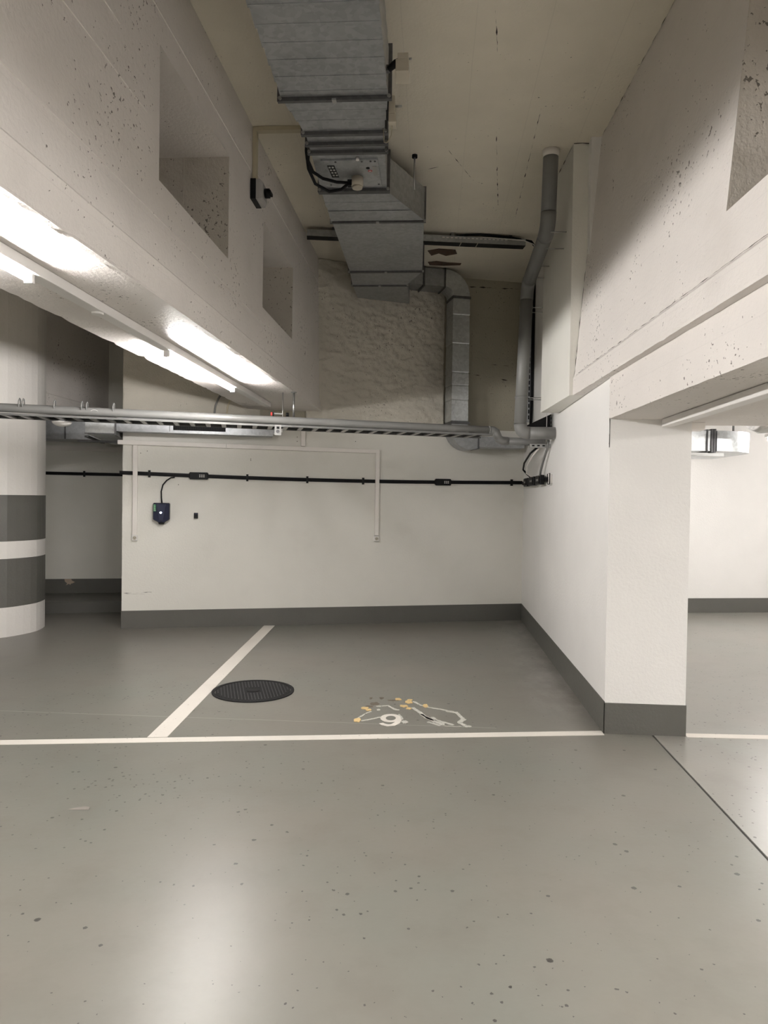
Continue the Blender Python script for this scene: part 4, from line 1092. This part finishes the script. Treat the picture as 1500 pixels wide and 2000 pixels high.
# slotted riser channel and cables beside it
rc = thing('riser_channel', 'slotted steel cable channel standing behind the thick grey pipe', 'cable tray', (1.1, 7.4, 2.4))
obj('channel_back', MB().box(1.062, 8.25, 2.40, 1.129, 8.29, 3.98), 'galv', rc)
sl = obj('slot', MB().box(1.072, 8.2482, 2.43, 1.086, 8.2499, 2.475), 'black', rc)
for i in range(1, 24): copy_part(sl, (0, 0, 0.066 * i))
tag(obj('riser_cable', MB().tube([(1.108, 8.225, 4.05), (1.108, 8.225, 3.2), (1.106, 8.225, 2.7), (1.10, 8.20, 2.45), (1.07, 8.0, 2.32)], 0.017, 8), 'black'), 'black cable running down beside the thick grey pipe', 'cable')
tag(obj('thin_wire', MB().tube([(1.09, 7.12, 2.55), (1.085, 7.02, 2.50), (1.083, 6.97, 2.40), (1.085, 6.96, 2.28), (1.085, 6.97, 2.16)], 0.004, 6), 'white'), 'thin white wire looping behind the thick grey pipe', 'wire')
bk_ = thing('wall_bracket', 'dark steel cantilever bracket on the side wall behind the pipe elbow', 'bracket', (1.05, 7.0, 2.2))
obj('bracket_arm', MB().box(0.88, 6.98, 2.19, 1.129, 7.02, 2.23), 'blackbox', bk_)
obj('bracket_brace', MB().prism([(0.90, 6.985, 2.23), (1.129, 6.985, 2.23), (1.129, 6.985, 2.34)], (0, 0.03, 0)), 'blackbox', bk_)
obj('bracket_plate', MB().box(1.12, 6.86, 2.18, 1.129, 6.98, 2.32), 'steel', bk_)
for i in range(3): obj('plate_hole', MB().box(1.1185, 6.90, 2.20 + 0.04 * i, 1.1199, 6.94, 2.222 + 0.04 * i), 'black', bk_)
sb = thing('strut_rail', 'short perforated strut under the pipe elbow at the side wall', 'bracket', (1.05, 7.05, 2.03))
obj('rail', MB().box(0.93, 6.98, 2.015, 1.129, 7.02, 2.05), 'steel', sb)
for i in range(3): obj('rail_slot', MB().box(0.95 + 0.05 * i, 6.9785, 2.026, 0.975 + 0.05 * i, 6.9799, 2.040), 'black', sb)

# ------------------------------------------------------------------ feed boxes on the side wall with their cables
cs = thing('flat_cable', 'black flat cable turning the corner onto the side wall', 'cable', (1.12, 8.3, 1.71))
obj('cable_run', MB().box(1.106, 6.95, 1.69, 1.122, 8.95, 1.732), 'black', cs)
obj('corner_clip', MB().box(1.10, 8.62, 1.672, 1.129, 8.70, 1.752), 'blackbox', cs)
for k, (y0, y1, lab) in enumerate(((8.18, 8.48, 'farthest black feed box on the side wall cable'), (7.66, 8.08, 'middle black feed box on the side wall cable'), (7.18, 7.52, 'nearest black feed box on the side wall cable'))):
    fb = thing('feed_box', lab, 'junction box', (1.10, (y0 + y1) / 2, 1.71), 'feed boxes on the side wall')
    obj('casing', MB().box(1.065, y0, 1.662, 1.1055, y1, 1.758), 'blackbox', fb, bevel=0.004)
    obj('lid', MB().box(1.055, y0 + 0.04, 1.675, 1.0648, y1 - 0.06, 1.745), 'black', fb)
    for i in range(2):
        obj('port', MB().cyl((1.0546, y0 + 0.1 + 0.08 * i, 1.71), (1.053, y0 + 0.1 + 0.08 * i, 1.71), 0.012, 10), 'print', fb)
eb = thing('end_bracket', 'pale steel end bracket of the flat cable on the side wall', 'bracket', (1.11, 6.9, 1.71))
obj('plate', MB().box(1.105, 6.83, 1.668, 1.129, 6.93, 1.752), 'white', eb)
obj('hoop', MB().tube([(1.10, 6.82, 1.66), (1.10, 6.82, 1.76), (1.10, 6.95, 1.76), (1.10, 6.95, 1.66), (1.10, 6.82, 1.66)], 0.005, 6), 'black', eb)
for lab, mat_, r_, pts in (
    ('black cable looping down from the strut to the feed boxes', 'black', 0.010, [(1.02, 7.05, 2.03), (0.98, 7.3, 1.98), (0.97, 7.7, 1.90), (0.99, 7.95, 1.84), (1.04, 7.98, 1.79), (1.075, 7.95, 1.757)]),
    ('white cable looping down beside the black one', 'trunk', 0.008, [(1.04, 7.05, 2.03), (1.00, 7.3, 1.95), (0.995, 7.65, 1.87), (1.02, 7.9, 1.80), (1.075, 7.87, 1.757)]),
    ('grey cable dropping straight from the pipes to the feed boxes', 'pvc', 0.012, [(1.10, 6.92, 2.08), (1.095, 6.98, 2.0), (1.09, 7.2, 1.88), (1.085, 7.30, 1.80), (1.085, 7.33, 1.757)])):
    tag(obj('feed_cable', MB().tube(pts, r_, 8), mat_), lab, 'cable')

# ------------------------------------------------------------------ right-hand bay: elbow duct, foil pipe, box
ed = thing('elbow_duct', 'shiny galvanised duct elbow beyond the pillar', 'duct', (2.5, 7.2, 2.0))
ecx, ecy = 2.70, 7.45
def plan_arc(r0, r1, z0, z1, a0, a1, n=32):
    rings = []
    for i in range(n + 1):
        a = a0 + (a1 - a0) * i / n
        c, s = math.cos(a), math.sin(a)
        rings.append([(ecx + r0 * c, ecy + r0 * s, z0), (ecx + r1 * c, ecy + r1 * s, z0), (ecx + r1 * c, ecy + r1 * s, z1), (ecx + r0 * c, ecy + r0 * s, z1)])
    return MB().loft(rings)
obj('elbow', plan_arc(0.12, 0.45, 2.0, 2.195, -math.pi / 2, 0.0), 'galv_bright', ed)
obj('straight_section', MB().box(1.9, 7.0, 2.0, 2.64, 7.33, 2.195), 'galv_bright', ed)
obj('rear_section', MB().box(2.82, 7.45, 2.0, 3.15, 8.3, 2.195), 'galv_bright', ed)
obj('duct_flange', MB().box(2.64, 6.985, 1.985, 2.66, 7.345, 2.21).box(2.665, 6.985, 1.985, 2.685, 7.345, 2.21), 'galv_dark', ed)
obj('duct_flange', MB().box(2.60, 6.985, 1.99, 2.612, 7.345, 2.205), 'galv_dark', ed)
obj('support_channel', MB().box(2.2, 7.08, 1.955, 2.80, 7.12, 1.985), 'steel', ed)
obj('support_channel', MB().box(2.2, 6.90, 1.955, 2.58, 6.93, 1.975), 'steel', ed)
obj('drop_rod', MB().cyl((2.93, 7.2, 2.19), (2.93, 7.2, 2.748), 0.011, 8), 'steel', ed)
fp = MB()
pts = [(2.80 + 0.08 * i, 6.5 + 0.02 * i, 2.24) for i in range(30)]
fp.tube(pts, [0.115 + 0.012 * fn(i * 0.9, 3, 0) + (-0.03 if i == 0 else 0) for i in range(30)], 18)
tag(obj('foil_pipe', fp, 'foil'), 'crumpled foil-wrapped pipe under the lane ceiling', 'pipe')
jb = thing('soffit_box', 'cream junction box on the soffit beside the pillar top', 'junction box', (1.72, 4.85, 2.0))
obj('box_body', MB().box(1.68, 4.80, 1.985, 1.775, 4.90, 2.029), 'trunk', jb, bevel=0.003)
obj('box_lid', MB().box(1.685, 4.805, 1.979, 1.77, 4.895, 1.985), 'trunk', jb)
tag(obj('soffit_trunking', MB().box(1.50, 4.79, 2.0, 1.675, 4.83, 2.029), 'trunk'), 'short cream trunking on the soffit between batten and box', 'trunking')

# tidy: helper property is not needed any more
for o in bpy.data.objects:
    if '_w' in o.keys(): del o['_w']
scene.cycles.adaptive_threshold = 0.02
scene.cycles.use_light_tree = False
scene.cycles.max_bounces = 8
scene.cycles.diffuse_bounces = 4
scene.cycles.glossy_bounces = 3
scene.cycles.caustics_reflective = False
scene.cycles.caustics_refractive = False
